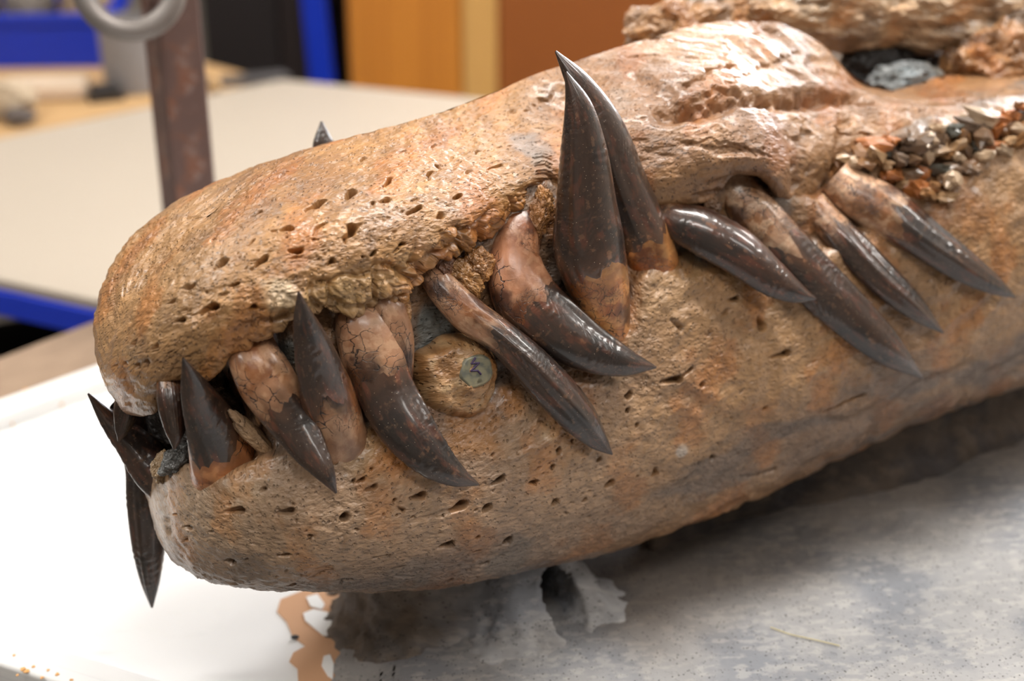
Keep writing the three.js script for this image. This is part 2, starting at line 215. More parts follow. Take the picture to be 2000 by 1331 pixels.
// workbench at the left with boxes, a tool and lumps of fossil bone
{
  const e0 = onY(-40, 279, YT), e1 = onY(560, 149, YT), d = e1.clone().sub(e0).normalize(), o = new THREE.Vector3(d.z, 0, -d.x); if (o.z > 0) o.negate();
  const a = e0.clone().addScaledVector(d, -0.4).addScaledVector(o, 0.012), b = e1.clone().addScaledVector(d, -0.05).addScaledVector(o, 0.012), c = b.clone().addScaledVector(o, 0.95), e = a.clone().addScaledVector(o, 0.95);
  const t = thing('workbench', 'wooden workbench with honey brown top behind the cream table', 'workbench');
  mesh('bench_top', slab([a, b, c, e], YT, 0.04, 0.004), plain(186, 150, 104, 0.6), t);
  const mid = a.clone().add(c).multiplyScalar(0.5);
  for (const p of [a, b, c, e]) { const q = p.clone().lerp(mid, 0.1); mesh('leg', legGeo(q.x, q.z, YT - 0.04, 0.07), M.timber, t); }
  const turn = -Math.atan2(d.z, d.x);
  const cb = onY(60, 128, YT); const cr = crate('plastic_crate', 'bright blue plastic crate standing on the wooden bench', 0.46, 0.14, 0.3, plain(0, 46, 180, 0.4), [cb.x - 0.02, YT, cb.z - 0.12], 0.05);
  const bp = [cb.x - 0.02, YT + 0.01, cb.z - 0.12];
  const names = ['pale', 'grey', 'tan'];
  for (let i = 0; i < 3; i++) { const g = lumpy(0.06, i * 7.3, 0.2, 2.2); g.scale(1.1, 2.0, 1.3); const m = mesh('wrapped_specimen', g, [plain(176, 160, 138, 0.9), plain(120, 112, 104, 0.9), plain(150, 128, 104, 0.9)][i]); m.position.set(bp[0] - 0.15 + i * 0.15, YT + 0.125, bp[2]); tag(m, ['pale lumpy wrapped specimen at the left in the blue crate', 'grey lumpy wrapped specimen in the middle of the blue crate', 'tan lumpy wrapped specimen at the right in the blue crate'][i], 'specimen'); }
  const tb = onY(252, 186, YT), tub = thing('plastic_tub', 'frosted grey round tub beside the blue crate on the bench', 'tub', [tb.x, YT, tb.z - 0.06]);
  mesh('tub_wall', new THREE.LatheGeometry([[0.0, 0.0], [0.066, 0.0], [0.070, 0.004], [0.076, 0.17], [0.079, 0.172], [0.079, 0.178], [0.073, 0.178], [0.067, 0.006], [0, 0.005]].map(([x, y]) => new THREE.Vector2(x, y)), 40), plain(132, 128, 128, 0.5), tub);
  const hp = onY(208, 196, YT), tool = thing('sanding_block', 'black sanding block lying on the bench edge before the tub', 'tool', [hp.x, YT, hp.z]); tool.rotation.y = 0.4;
  mesh('pad', box(0.085, 0.014, 0.045, 0, 0.008, 0), plain(60, 52, 46, 0.9), tool); mesh('grip', box(0.075, 0.026, 0.036, 0, 0.028, 0, 0.011), plain(28, 26, 27, 0.5), tool);
  const sp2 = onY(92, 190, YT), pad = mesh('foam_pad', box(0.2, 0.045, 0.1, 0, 0.0225, 0, 0.015), plain(206, 186, 164, 0.9)); pad.position.set(sp2.x, YT, sp2.z); pad.rotation.y = 0.15; tag(pad, 'pale beige foam pad lying before the blue crate', 'pad');
  const rk = onY(18, 236, YT); { const m = mesh('fossil_lump', lumpy(0.052, 3.1, 0.3, 2.4).scale(1.25, 0.8, 0.9), plain(178, 160, 136, 0.85)); m.position.set(rk.x - 0.005, YT + 0.044, rk.z - 0.03); tag(m, 'pale grey fossil lump on the bench beside the photo edge', 'fossil'); }
  const rk2 = onY(40, 245, YT); { const m = mesh('fossil_lump', lumpy(0.028, 9.1, 0.3, 2.4).scale(1.3, 0.7, 0.9), plain(96, 88, 84, 0.85)); m.position.set(rk2.x, YT + 0.022, rk2.z); tag(m, 'small dark fossil lump in front of the pale lump', 'fossil'); }
  const st = onY(470, 163, YT), strip = mesh('metal_ruler', box(0.24, 0.012, 0.07, 0, 0.006, 0, 0.004), plain(70, 68, 68, 0.5)); strip.position.set(st.x, YT, st.z - 0.02); strip.rotation.y = turn - 0.35; tag(strip, 'dark grey flat metal bar lying right of the rusty post', 'metal bar');
  const kn = onY(420, 176, YT), knob = mesh('wooden_knob', new THREE.LatheGeometry([[0, 0], [0.013, 0.001], [0.016, 0.01], [0.012, 0.02], [0.014, 0.028], [0.008, 0.034], [0, 0.035]].map(([x, y]) => new THREE.Vector2(x, y)), 24), plain(196, 160, 112, 0.6)); knob.position.set(kn.x, YT, kn.z); tag(knob, 'small pale wooden knob just right of the rusty post', 'peg');  // the small pale piece is a turned wooden knob
}
// tall furniture behind: dark locker, blue upright, orange wood cabinet
{
  const z = -4.6, X = (px) => { const r = ray(px, 80); return EYE.x + r.x * (z - EYE.z) / r.z; };
  const x0 = X(398), x1 = X(548), x2 = X(640);
  const lk = thing('metal_locker', 'tall dark brown locker standing behind the work table', 'locker', [(x0 + x2) / 2, 0, z - 0.25]);
  const dk = plain(34, 26, 24, 0.55), w = x2 - x0;
  mesh('carcass', box(w, 2.0, 0.5, 0, 1.0, -0.02, 0.006), dk, lk);
  for (const s of [0, 1]) { const xa = s ? x1 - x0 : 0, xb = s ? w : x1 - x0, dr = mesh('door', box(xb - xa - 0.008, 1.94, 0.022, (xa + xb) / 2 - w / 2, 1.0, 0.242, 0.004), plain(s ? 38 : 30, s ? 28 : 24, s ? 25 : 23, 0.5), lk); mesh('handle', box(0.012, 0.12, 0.02, (s ? xa + 0.03 : xb - 0.03) - w / 2, 1.15, 0.262, 0.004), plain(60, 56, 54, 0.4, 0.5), dr); }
  const ub = X(662), ut = X(634);
  const up = thing('blue_upright', 'bright blue steel shelving upright left of the orange cabinet', 'upright', [X(650), 0, z + 0.06]);
  mesh('upright_post', box(0.075, 2.2, 0.05, 0, 1.1, 0, 0.004), plain(10, 48, 176, 0.4), up); mesh('foot_plate', box(0.13, 0.012, 0.1, 0, 0.006, 0, 0.003), plain(10, 48, 176, 0.4), up); up.rotation.z = 0.05;
  const c0 = X(680), c1 = X(903), c2 = X(972), c3 = X(1420), cw = c3 - c0;
  const cab = thing('wooden_cabinet', 'tall orange brown wooden cabinet with pale centre stile', 'cabinet', [(c0 + c3) / 2, 0, z - 0.26]);
  mesh('carcass', box(cw, 2.1, 0.5, 0, 1.05, 0, 0.006), M.orangeWood, cab);
  const dl = mesh('door', box(c1 - c0 - 0.006, 2.04, 0.022, (c0 + c1) / 2 - (c0 + c3) / 2, 1.05, 0.262, 0.004), M.orangeWood, cab);
  mesh('centre_stile', box(c2 - c1 - 0.004, 2.06, 0.034, (c1 + c2) / 2 - (c0 + c3) / 2, 1.05, 0.266, 0.006), plain(214, 164, 92, 0.5), cab).userData.label = 'pale wooden centre stile';
  const dr = mesh('door', box(c3 - c2 - 0.006, 2.04, 0.022, (c2 + c3) / 2 - (c0 + c3) / 2, 1.05, 0.262, 0.004), plain(150, 84, 30, 0.5), cab); dr.userData.label = 'darker red brown wooden door';
  mesh('knob', new THREE.SphereGeometry(0.016, 20, 14).translate(c1 - (c0 + c3) / 2 - 0.05, 1.0, 0.285), plain(80, 60, 40, 0.4, 0.6), dl);
  mesh('knob', new THREE.SphereGeometry(0.016, 20, 14).translate(c2 - (c0 + c3) / 2 + 0.05, 1.0, 0.285), plain(80, 60, 40, 0.4, 0.6), dr);
}
// rusty square post with a lifting shackle
{
  const z0 = 1.93; const p = at(363, 330, 2.02);
  const t = thing('steel_post', 'rusty square steel post behind the snout, set corner on', 'post', [p.x, YB, p.z]);
  const s = 0.062, sh = new RoundedBoxGeometry(s, 1.5, s, 3, 0.006); sh.translate(0, 0.75 + 0.012, 0); sh.rotateY(0.62);
  mesh('square_tube', sh, M.rust, t);
  mesh('base_plate', box(0.13, 0.012, 0.13, 0, 0.006, 0, 0.003).rotateY(0.62), M.rust, t);
  mesh('bolt_head', new THREE.CylinderGeometry(0.007, 0.007, 0.006, 6).rotateX(Math.PI / 2).rotateY(-0.4).translate(-0.021, 0.49, 0.033), M.rust, t);
  const q = at(252, -30, 1.82);
  const lug = mesh('lug', box(0.06, 0.07, 0.014, 0, 0, 0, 0.006), M.rust, t); lug.position.set(q.x - p.x + 0.042, q.y - YB + 0.032, q.z - p.z - 0.006); lug.rotation.y = 0.2;
  const ring = thing('lifting_ring', 'grey steel lifting ring hanging beside the rusty post', 'ring', [q.x, q.y, q.z]); ring.rotation.set(-0.3, 0.2, 0);
  mesh('hoop', new THREE.TorusGeometry(0.058, 0.0145, 20, 56), M.steel, ring);
  mesh('weld_bead', lumpy(0.014, 4.4, 0.2, 3, 3).scale(0.8, 1, 1).translate(0.0, 0.058, 0), M.steel, ring);
}

// ---------------------------------------------------------------- the fossil skull: traced contours, each put at its own half width, lofted into closed bodies
function smooth(poly) { const v = poly.map(([x, y]) => new THREE.Vector3(x, y, 0)); return new THREE.CatmullRomCurve3(v, false, 'centripetal').getPoints(poly.length * 14); }
// a contour row: for every distance d behind its own front midline, the point of the contour whose half width there is n(u)
function contour(poly, Wf, frac, cap, D) {
  const P = smooth(poly), u0 = un(P[0].x, P[0].y, 0)[0]; let k = 0; const out = [];
  for (const d of D) {
    const u = u0 + d, e = 1 - Math.min(d / cap, 1), n = Wf(u) * frac * Math.pow(1 - Math.pow(e, 2.3), 1 / 2.1);
    const f = (i) => un(P[i].x, P[i].y, n)[0] - u;
    while (k < P.length - 2 && f(k + 1) < 0) k++;
    const a = f(k), b = f(k + 1), t = (0 - a) / (b - a || 1), tt = k >= P.length - 2 ? Math.min(t, 3) : clamp(t, -1, 1);
    out.push([u, n, un(lerp(P[k].x, P[k + 1].x, tt), lerp(P[k].y, P[k + 1].y, tt), n)[2]]);
  }
  // gentle smoothing along the row
  for (let s = 0; s < 2; s++) for (let i = 1; i < out.length - 1; i++) out[i][2] = (out[i - 1][2] + 2 * out[i][2] + out[i + 1][2]) / 4;
  return out;
}
const cr = (p, q, r, s, t) => { const a = (r - p) / 2, b = (s - q) / 2, t2 = t * t, t3 = t2 * t; return q * (2 * t3 - 3 * t2 + 1) + a * (t3 - 2 * t2 + t) + r * (3 * t2 - 2 * t3) + b * (t3 - t2); };
const DEND = 1.36;
const D = []; { let d = 0; while (d < DEND) { D.push(d); d += d < 0.02 ? 0.0006 + d * 0.03 : d < 0.46 ? 0.0012 : d < 0.7 ? 0.0019 : 0.003; } }
const DF = []; { let d = 0; while (d < DEND) { DF.push(d); d += d < 0.06 ? 0.0014 : d < 0.3 ? 0.006 : 0.02; } }

// rows: [[u,n,h] per column] from one closing row to the other; seg: subdivisions of each gap between rows
class Body {
  constructor(rowsNear, rowsFar, seg, ku, kh) {
    const cols = []; for (let i = DF.length - 1; i > 0; i--) cols.push([rowsFar, i, -1]); for (let i = 0; i < D.length; i++) cols.push([rowsNear, i, 1]);
    this.nc = cols.length; this.nr = seg.reduce((a, b) => a + b, 0) + 1; this.front = DF.length - 1;
    const n = this.nc * this.nr; this.p = new Float32Array(n * 3); this.rv = new Float32Array(n); this.uv = new Float32Array(n * 2);
    const R = rowsNear.length; let k = 0;
    for (const [rows, i, s] of cols) { let len = 0, prev = null;
      for (let r = 0; r < R - 1; r++) { const a = rows[Math.max(r - 1, 0)][i], b = rows[r][i], c = rows[r + 1][i], d = rows[Math.min(r + 2, R - 1)][i];
        for (let q = 0; q < seg[r] + (r === R - 2 ? 1 : 0); q++) { const t = q / seg[r]; const L = [cr(a[0], b[0], c[0], d[0], t), s * Math.max(0, cr(a[1], b[1], c[1], d[1], t)), cr(a[2], b[2], c[2], d[2], t)];
          const w = world(...L); this.p[k * 3] = w.x; this.p[k * 3 + 1] = w.y; this.p[k * 3 + 2] = w.z; this.rv[k] = r + t; if (prev) len += prev.distanceTo(w); prev = w; this.uv[k * 2] = L[0] + ku * L[1]; this.uv[k * 2 + 1] = L[2] + kh * L[1]; k++; } } }
    const idx = []; for (let c = 0; c < this.nc - 1; c++) for (let r = 0; r < this.nr - 1; r++) { const a = c * this.nr + r, b = a + 1, d = a + this.nr, e = d + 1; idx.push(a, d, b, b, d, e); }
    for (let r = 0; r < this.nr - 1; r++) { const a = (this.nc - 1) * this.nr + r, b = a + 1; idx.push(a, r, b, b, r, r + 1); }   // closed at the back
    this.idx = idx; this.geo = new THREE.BufferGeometry(); this.geo.setAttribute('position', new THREE.BufferAttribute(this.p, 3)); this.geo.setAttribute('uv', new THREE.BufferAttribute(this.uv, 2)); this.geo.setIndex(idx); this.geo.computeVertexNormals(); this.base = this.geo.attributes.normal.array.slice();
    let out = 0; for (let i = 0; i < n; i += 97) { const l = local(new THREE.Vector3(this.p[i * 3], this.p[i * 3 + 1], this.p[i * 3 + 2])); const nn = new THREE.Vector3(this.base[i * 3], this.base[i * 3 + 1], this.base[i * 3 + 2]); if (Math.abs(l[1]) > 0.05) out += Math.sign(l[1]) * nn.dot(N); }
    if (out < 0) { for (let i = 0; i < idx.length; i += 3) { const t = idx[i]; idx[i] = idx[i + 1]; idx[i + 1] = t; } this.geo.setIndex(idx); for (let i = 0; i < this.base.length; i++) this.base[i] *= -1; }
    this.disp = new Float32Array(n); this.colr = new Float32Array(n * 3).fill(1);
    // where a line of sight meets the near side
    this.cell = new Map(); for (let i = 0; i < n; i++) { const q = project(new THREE.Vector3(this.p[i * 3], this.p[i * 3 + 1], this.p[i * 3 + 2])); const nx = this.base[i * 3] * (EYE.x - this.p[i * 3]) + this.base[i * 3 + 1] * (EYE.y - this.p[i * 3 + 1]) + this.base[i * 3 + 2] * (EYE.z - this.p[i * 3 + 2]); if (nx < 0) continue; const key = Math.round(q[0] / 4) * 4096 + Math.round(q[1] / 4); const o = this.cell.get(key); if (!o || o[0] > q[2]) this.cell.set(key, [q[2], i]); }
  }
  hit(x, y) { const cx = Math.round(x / 4), cy = Math.round(y / 4); for (let r = 0; r < 14; r++) { let best = null; for (let a = -r; a <= r; a++) for (let b = -r; b <= r; b++) { if (Math.max(Math.abs(a), Math.abs(b)) !== r) continue; const o = this.cell.get((cx + a) * 4096 + cy + b); if (o && (!best || o[0] < best[0])) best = o; } if (best) { const d = best[0]; return at(x, y, d); } } return null; }
  vec(i) { return new THREE.Vector3(this.p[i * 3], this.p[i * 3 + 1], this.p[i * 3 + 2]); }
  // a groove, pit or bump along a polyline traced on the surface; r in pixels, depth in mm (positive sinks), tip: tapers to its ends
  mark(pts, rpx, mm, soft = 0.5, wob = 0, taper = 0) { const H3 = pts.map(([x, y]) => this.hit(x, y)).filter(Boolean); if (!H3.length) return; const r = rpx * 1.25 / F, R = r * 1.7; const bb = new THREE.Box3().setFromPoints(H3).expandByScalar(R + 0.004); const q = new THREE.Vector3(), ab = new THREE.Vector3(), ap = new THREE.Vector3();
    for (let i = 0; i < this.disp.length; i++) { const x = this.p[i * 3], y = this.p[i * 3 + 1], z = this.p[i * 3 + 2]; if (x < bb.min.x || x > bb.max.x || y < bb.min.y || y > bb.max.y || z < bb.min.z || z > bb.max.z) continue; q.set(x, y, z); if (wob) { q.x += wob * n3(x * 90, y * 90, z * 90); q.y += wob * n3(x * 90 + 9, y * 90, z * 90); q.z += wob * n3(x * 90, y * 90 + 9, z * 90); }
      let d = 9, tt = 1; if (H3.length === 1) d = q.distanceTo(H3[0]); for (let s = 0; s < H3.length - 1; s++) { ab.subVectors(H3[s + 1], H3[s]); ap.subVectors(q, H3[s]); const t = clamp(ap.dot(ab) / (ab.lengthSq() || 1)), dd = ap.addScaledVector(ab, -t).length(); if (dd < d) { d = dd; tt = (s + t) / (H3.length - 1); } }
      const r2 = taper ? r * (0.5 + 0.5 * tt) : r; if (d < R) this.disp[i] -= mm * (taper ? 0.25 + 0.75 * tt : 1) * 0.001 * (1 - sm(r2 * (1 - soft), r2 * (1 + soft * 0.5), d)); } }
  // stain of its own colour around a point
  stain(x, y, rpx, c, k, rag = 0.5) { const h = this.hit(x, y); if (!h) return; const r = rpx * 1.25 / F; for (let i = 0; i < this.disp.length; i++) { const dx = this.p[i * 3] - h.x, dy = this.p[i * 3 + 1] - h.y, dz = this.p[i * 3 + 2] - h.z, d = Math.sqrt(dx * dx + dy * dy + dz * dz); if (d > r * 1.6) continue; const f = k * (1 - sm(0.55, 1.1, d / r + rag * 1.6 * fbm(this.p[i * 3] * 45, this.p[i * 3 + 1] * 45, this.p[i * 3 + 2] * 45, 3))); if (f <= 0) continue; for (let j = 0; j < 3; j++) this.colr[i * 3 + j] = lerp(this.colr[i * 3 + j], c[j], f); } }
  finish(name, mat, parent) { const n = this.disp.length, q = this.p.slice(); for (let i = 0; i < n * 3; i++) q[i] += this.base[i] * this.disp[(i / 3) | 0]; this.geo.setAttribute('position', new THREE.BufferAttribute(q, 3)); this.geo.setAttribute('color', new THREE.BufferAttribute(this.colr, 3)); this.geo.computeVertexNormals(); return mesh(name, this.geo, mat, parent); }
}
const lin = (r, g, b) => { const c = srgb(r, g, b); return [c.r, c.g, c.b]; };

// half widths along the snout
const WL = curve1([[-0.02, 0.13], [0.05, 0.14], [0.12, 0.15], [0.22, 0.155], [0.34, 0.155], [0.46, 0.155], [0.6, 0.165], [0.78, 0.18], [1.0, 0.215], [1.5, 0.28]]);
const WU = curve1([[-0.06, 0.125], [0.04, 0.14], [0.12, 0.152], [0.2, 0.152], [0.26, 0.142], [0.315, 0.118], [0.36, 0.104], [0.42, 0.112], [0.5, 0.142], [0.555, 0.158], [0.59, 0.148], [0.62, 0.122], [0.72, 0.11], [0.9, 0.12], [1.5, 0.15]]);

const LOW = [
  { f: 0.9, p: [[312, 924], [365, 912], [440, 922], [500, 905], [560, 893], [650, 872], [700, 857], [760, 827], [830, 806], [920, 808], [985, 775], [1040, 748], [1110, 735], [1180, 672], [1235, 628], [1262, 565], [1340, 545], [1430, 528], [1510, 545], [1600, 520], [1700, 462], [1800, 405], [1900, 345], [2000, 288], [2200, 180], [2500, 20]] },
  { f: 0.98, p: [[306, 962], [400, 955], [520, 960], [650, 970], [750, 930], [900, 905], [1050, 850], [1180, 770], [1350, 680], [1500, 650], [1650, 620], [1750, 570], [1850, 500], [2000, 410], [2200, 290], [2500, 120]] },
  { f: 1.0, p: [[306, 1012], [420, 1020], [550, 1040], [700, 1045], [900, 1010], [1100, 940], [1300, 845], [1500, 770], [1700, 715], [1850, 640], [2000, 560], [2200, 440], [2500, 270]] },
  { f: 0.9, p: [[318, 1064], [430, 1090], [560, 1113], [700, 1115], [900, 1095], [1100, 1035], [1300, 950], [1500, 872], [1700, 795], [1850, 730], [2000, 665], [2200, 570], [2500, 420]] },
  { f: 0.66, p: [[346, 1102], [400, 1134], [500, 1153], [600, 1157], [700, 1157], [880, 1148], [1050, 1108], [1170, 1087], [1340, 1030], [1514, 957], [1658, 888], [1855, 803], [2000, 752], [2200, 675], [2500, 545]] },
];
const UPP = [
  { f: 0.9, p: [[263, 813], [302, 809], [316, 765], [350, 742], [405, 745], [440, 716], [455, 692], [500, 680], [545, 648], [600, 622], [700, 616], [750, 592], [795, 588], [825, 555], [862, 505], [910, 500], [950, 470], [1000, 430], [1050, 390], [1085, 400], [1150, 415], [1240, 398], [1290, 400], [1395, 388], [1430, 350], [1480, 348], [1540, 402], [1600, 398], [1632, 345], [1670, 312], [1720, 290], [1800, 262], [1900, 240], [2000, 214], [2200, 170], [2500, 100]] },
  { f: 1.0, p: [[226, 784], [300, 745], [350, 702], [430, 655], [520, 612], [620, 575], [720, 556], [800, 530], [870, 468], [960, 430], [1020, 395], [1080, 362], [1170, 385], [1280, 368], [1400, 330], [1480, 330], [1560, 372], [1625, 330], [1700, 278], [1850, 246], [2000, 205], [2200, 160], [2500, 90]] },
  { f: 0.985, p: [[204, 728], [290, 680], [380, 622], [480, 570], [600, 522], [720, 482], [820, 450], [920, 410], [1000, 370], [1060, 335], [1150, 345], [1280, 312], [1420, 275], [1560, 300], [1640, 268], [1800, 232], [2000, 195], [2200, 150], [2500, 80]] },
  { f: 0.84, p: [[214, 668], [300, 600], [400, 532], [520, 468], [640, 425], [750, 395], [850, 370], [950, 340], [1030, 305], [1100, 288], [1200, 262], [1350, 222], [1500, 215], [1650, 222], [1800, 210], [2000, 185], [2200, 140], [2500, 70]] },
  { f: 0.5, p: [[243, 606], [340, 518], [430, 450], [520, 398], [620, 355], [710, 328], [800, 308], [880, 294], [960, 268], [1050, 232], [1150, 200], [1300, 150], [1450, 128], [1580, 150], [1680, 185], [1800, 195], [2000, 172], [2200, 130], [2500, 60]] },
  { f: 0.0, p: [[286, 552], [332, 490], [425, 405], [520, 334], [620, 288], [710, 259], [800, 236], [880, 213], [960, 184], [1050, 144], [1130, 119], [1230, 84], [1330, 56], [1430, 42], [1530, 48], [1600, 84], [1650, 140], [1700, 172], [1830, 178], [2000, 160], [2200, 115], [2500, 45]] },
];
function lowRows(DD) {
  const R = LOW.map((r) => contour(r.p, WL, r.f, 0.1, DD)), rim = R[0], bot = R[R.length - 1];
  const up = contour(UPP[0].p, WU, UPP[0].f, 0.1, DD), hU = curve1(up.filter((_, i) => i % 3 === 0 || DD.length < 20).map(([u, , h]) => [u, h]));
  const top = rim.map(([u, n, h], i) => lerp(h - 0.014, hU(u) + 0.016, sm(0.045, 0.11, DD[i])));
  const in1 = rim.map(([u, n, h], i) => [u + 0.012 * (1 - sm(0, 0.05, DD[i])), n * 0.86, lerp(h, top[i], 0.3)]);
  const in2 = rim.map(([u, n, h], i) => [u + 0.02 * (1 - sm(0, 0.05, DD[i])), n * 0.76, top[i]]);
  const in3 = rim.map(([u, n, h], i) => [u + 0.02 * (1 - sm(0, 0.05, DD[i])), 0, top[i] + 0.004]);
  const keel = bot.map(([u, n, h], i) => [u + 0.03 * (1 - sm(0, 0.06, DD[i])), 0, h - 0.012 * sm(0, 0.05, DD[i]) - 0.004]);
  return [in3, in2, in1, ...R, keel];
}
const low = new Body(lowRows(D), lowRows(DF), [14, 34, 20, 44, 60, 60, 44, 16], 0.9, 0.3);

function uppRows(DD) {
  const R = UPP.map((r) => contour(r.p, WU, r.f, 0.1, DD)), e = R[0];
  const a = e.map(([u, n, h], i) => [u + 0.015 * (1 - sm(0, 0.05, DD[i])), n * 0.8, h + 0.012]);
  const b = e.map(([u, n, h], i) => [u + 0.02 * (1 - sm(0, 0.05, DD[i])), 0, h + 0.03]);
  return [b, a, ...R];
}
const upp = new Body(uppRows(D), uppRows(DF), [10, 14, 34, 48, 60, 70, 80], 0.7, -0.6);
if (globalThis.DEBUG) { for (const [nm, R] of [['low', lowRows([0, .02, .06, .1, .2, .3, .4, .5, .6, .8, 1, 1.2])], ['upp', uppRows([0, .02, .06, .1, .2, .3, .4, .5, .6, .8, 1, 1.2])]]) for (let i = 0; i < 12; i++) console.log(nm, i, R.map((r) => r[i].map((x) => x.toFixed(3)).join(' ')).join(' | ')); }

// ---------------------------------------------------------------- relief and colour of the two jaws
const LOWPITS = [[[440, 1001], [466, 997], 7, 6], [[540, 1003], [568, 999], 6, 5], [[674, 1011], 8, 7], [[360, 1030], [369, 1031], 5, 4], [[442, 1101], [453, 1100], 7, 6], [[540, 1087], [563, 1087], 4, 4], [[356, 1117], 5, 4], [[508, 964], [517, 956], 4, 3], [[697, 940], [709, 935], 4, 4], [[715, 958], [730, 951], 5, 4], [[560, 1146], [574, 1143], 4, 4], [[410, 1041], 3, 3], [[606, 1056], 3, 2.5], [[304, 1037], 3, 3],
  [[804, 973], [826, 968], 7, 6], [[882, 1000], [905, 988], 8, 8], [[953, 995], 8, 7], [[960, 946], [982, 934], 6, 6], [[1035, 945], [1047, 943], 5, 5], [[1085, 983], 7, 6], [[1193, 949], 9, 8], [[992, 1058], 9, 8], [[856, 1071], [882, 1065], 7, 6], [[1081, 913], 5, 5], [[1093, 882], 6, 6], [[1165, 905], [1173, 899], 4, 4], [[1279, 915], [1279, 928], 6, 6], [[1142, 980], 4, 4], [[930, 1106], [955, 1101], 4, 3], [[934, 1050], 3.5, 4], [[870, 1139], [880, 1134], 4, 3], [[775, 992], [789, 998], 4, 3], [[770, 977], 3, 3],
  [[1485, 622], [1488, 638], 9, 9], [[1290, 746], [1326, 741], 6, 6], [[1222, 774], [1230, 773], 7, 6], [[1226, 801], 5, 5], [[1243, 830], 4, 4], [[1328, 738], [1350, 722], 4, 4], [[1372, 752], 5, 4], [[1420, 586], [1442, 582], 5, 4], [[1218, 649], 3.5, 3], [[1510, 698], [1540, 690], 7, 6], [[1390, 892], [1391, 898], 5, 5], [[1448, 931], [1475, 929], [1512, 918], 4, 4], [[1490, 802], [1494, 798], 4, 4], [[1600, 808], [1640, 792], [1686, 773], 4, 4], [[1410, 615], [1425, 608], 4, 3], [[690, 940], 3, 3], [[640, 905], [655, 902], 4, 4], [[1310, 625], [1330, 640], 5, 3], [[1120, 862], 3, 3], [[1245, 930], 3, 3]];
for (const c of LOWPITS) { const d = c[c.length - 1], r = c[c.length - 2]; low.mark(c.slice(0, -2), r * 1.08, d * 2.1, 0.6, 0.0015, 1); }
low.mark([[905, 989], [870, 1002], [800, 1023]], 6, 1.6, 0.9, 0.002);
low.mark([[826, 962], [850, 948]], 16, -1.2, 0.9);
low.mark([[318, 948], [321, 985], [327, 1022], [330, 1060]], 3, 1.6, 0.6, 0.002);
low.mark([[1000, 900], [1060, 868], [1092, 845], [1098, 826]], 7, -2.2, 0.8, 0.002);   // small raised ridge by the fang tip
low.mark([[668, 1020], [672, 1050], [668, 1085]], 3, 1, 0.8, 0.003);
for (let i = 0; i < 26; i++) { const x = rr(560, 1060), y = 1167 - 0.0 * x - rr(18, 80) - Math.max(0, x - 850) * 0.2; low.mark([[x, y], [x + rr(10, 36), y + rr(-7, 2)]], rr(2, 3.5), rr(1, 2.6), 0.8, 0.002); }
for (let i = 0; i < 130; i++) { const x = rr(330, 1600), b = x < 900 ? 1140 : 1140 - (x - 900) * 0.36, t = x < 650 ? 950 : x < 900 ? 900 : x < 1250 ? 820 : 640; const y = rr(t, b); low.mark([[x, y], [x + rr(-4, 6), y + rr(-3, 3)]], rr(1.6, 3.2), rr(1.5, 3.5), 0.8); }
const UPPPITS = [[[664, 291], [676, 287], 4, 4], [[704, 318], [708, 306], 5, 4], [[754, 362], [760, 349], 6, 6], [[679, 389], [688, 373], 6, 6], [[588, 373], [594, 369], 5, 5], [[838, 292], [852, 281], 4, 4], [[836, 355], [841, 330], 4, 5], [[855, 332], [856, 320], 4, 4], [[912, 338], [917, 332], 4, 4], [[596, 410], [612, 405], [626, 391], 6, 7], [[724, 399], [735, 394], [757, 387], 5, 6], [[797, 417], [819, 403], 6, 7], [[485, 423], [505, 410], 6, 6], [[616, 456], [628, 440], [642, 428], 4, 5], [[676, 472], [690, 442], 7, 8], [[527, 450], [545, 452], [564, 446], 6, 7], [[566, 488], [580, 492], 7, 7], [[409, 531], [432, 515], 9, 9], [[486, 526], [516, 504], 6, 6], [[394, 613], [422, 597], 8, 10], [[410, 470], [418, 462], 5, 5], [[772, 307], [788, 291], 3, 3],
  [[355, 565], [376, 557], 6, 7], [[395, 571], [404, 568], 5, 5], [[328, 591], [338, 585], 4, 5], [[343, 634], [358, 624], 6, 7], [[262, 664], [266, 656], 4, 5], [[254, 680], [262, 670], 6, 6], [[297, 679], [303, 671], 5, 6], [[246, 708], 4, 4], [[278, 715], [287, 712], 5, 5], [[258, 728], [266, 718], 6, 6], [[240, 664], [246, 656], 4, 4], [[318, 712], 4, 3], [[440, 425], [450, 415], 4, 3], [[520, 560], [540, 548], 4, 3], [[455, 500], [462, 495], 3, 3], [[640, 520], [655, 510], 5, 5], [[700, 505], [730, 492], 5, 5], [[770, 490], [790, 478], 4, 5], [[850, 425], [865, 418], 5, 5], [[930, 300], [938, 292], 4, 4], [[960, 330], [975, 320], 4, 4], [[540, 350], [560, 335], 3, 3], [[800, 270], [812, 262], 3, 2], [[480, 480], [490, 472], 4, 4], [[365, 500], [375, 492], 4, 4], [[610, 470], [618, 466], 3, 3], [[880, 390], [900, 378], 5, 4], [[735, 440], [752, 432], 4, 4], [[450, 560], [462, 553], 4, 4], [[480, 610], [500, 600], 5, 5]];
for (const c of UPPPITS) { const d = c[c.length - 1], r = c[c.length - 2]; upp.mark(c.slice(0, -2), r * 0.95, d * 1.9, 0.65, 0.004, 1); }
for (let i = 0; i < 150; i++) { const x = rr(215, 1000), lo = x < 440 ? 720 : 640 - (x - 440) * 0.42, hi = 720 - (x - 200) * 0.9 > 300 ? 720 - (x - 200) * 0.9 : 330 - (x - 600) * 0.27; const y = rr(hi + 20, lo); const a = rr(3, 14); upp.mark([[x, y], [x + a, y - a * rr(0.2, 0.8)]], rr(1.5, 3.2), rr(1, 3), 0.95, 0.002, 1); }
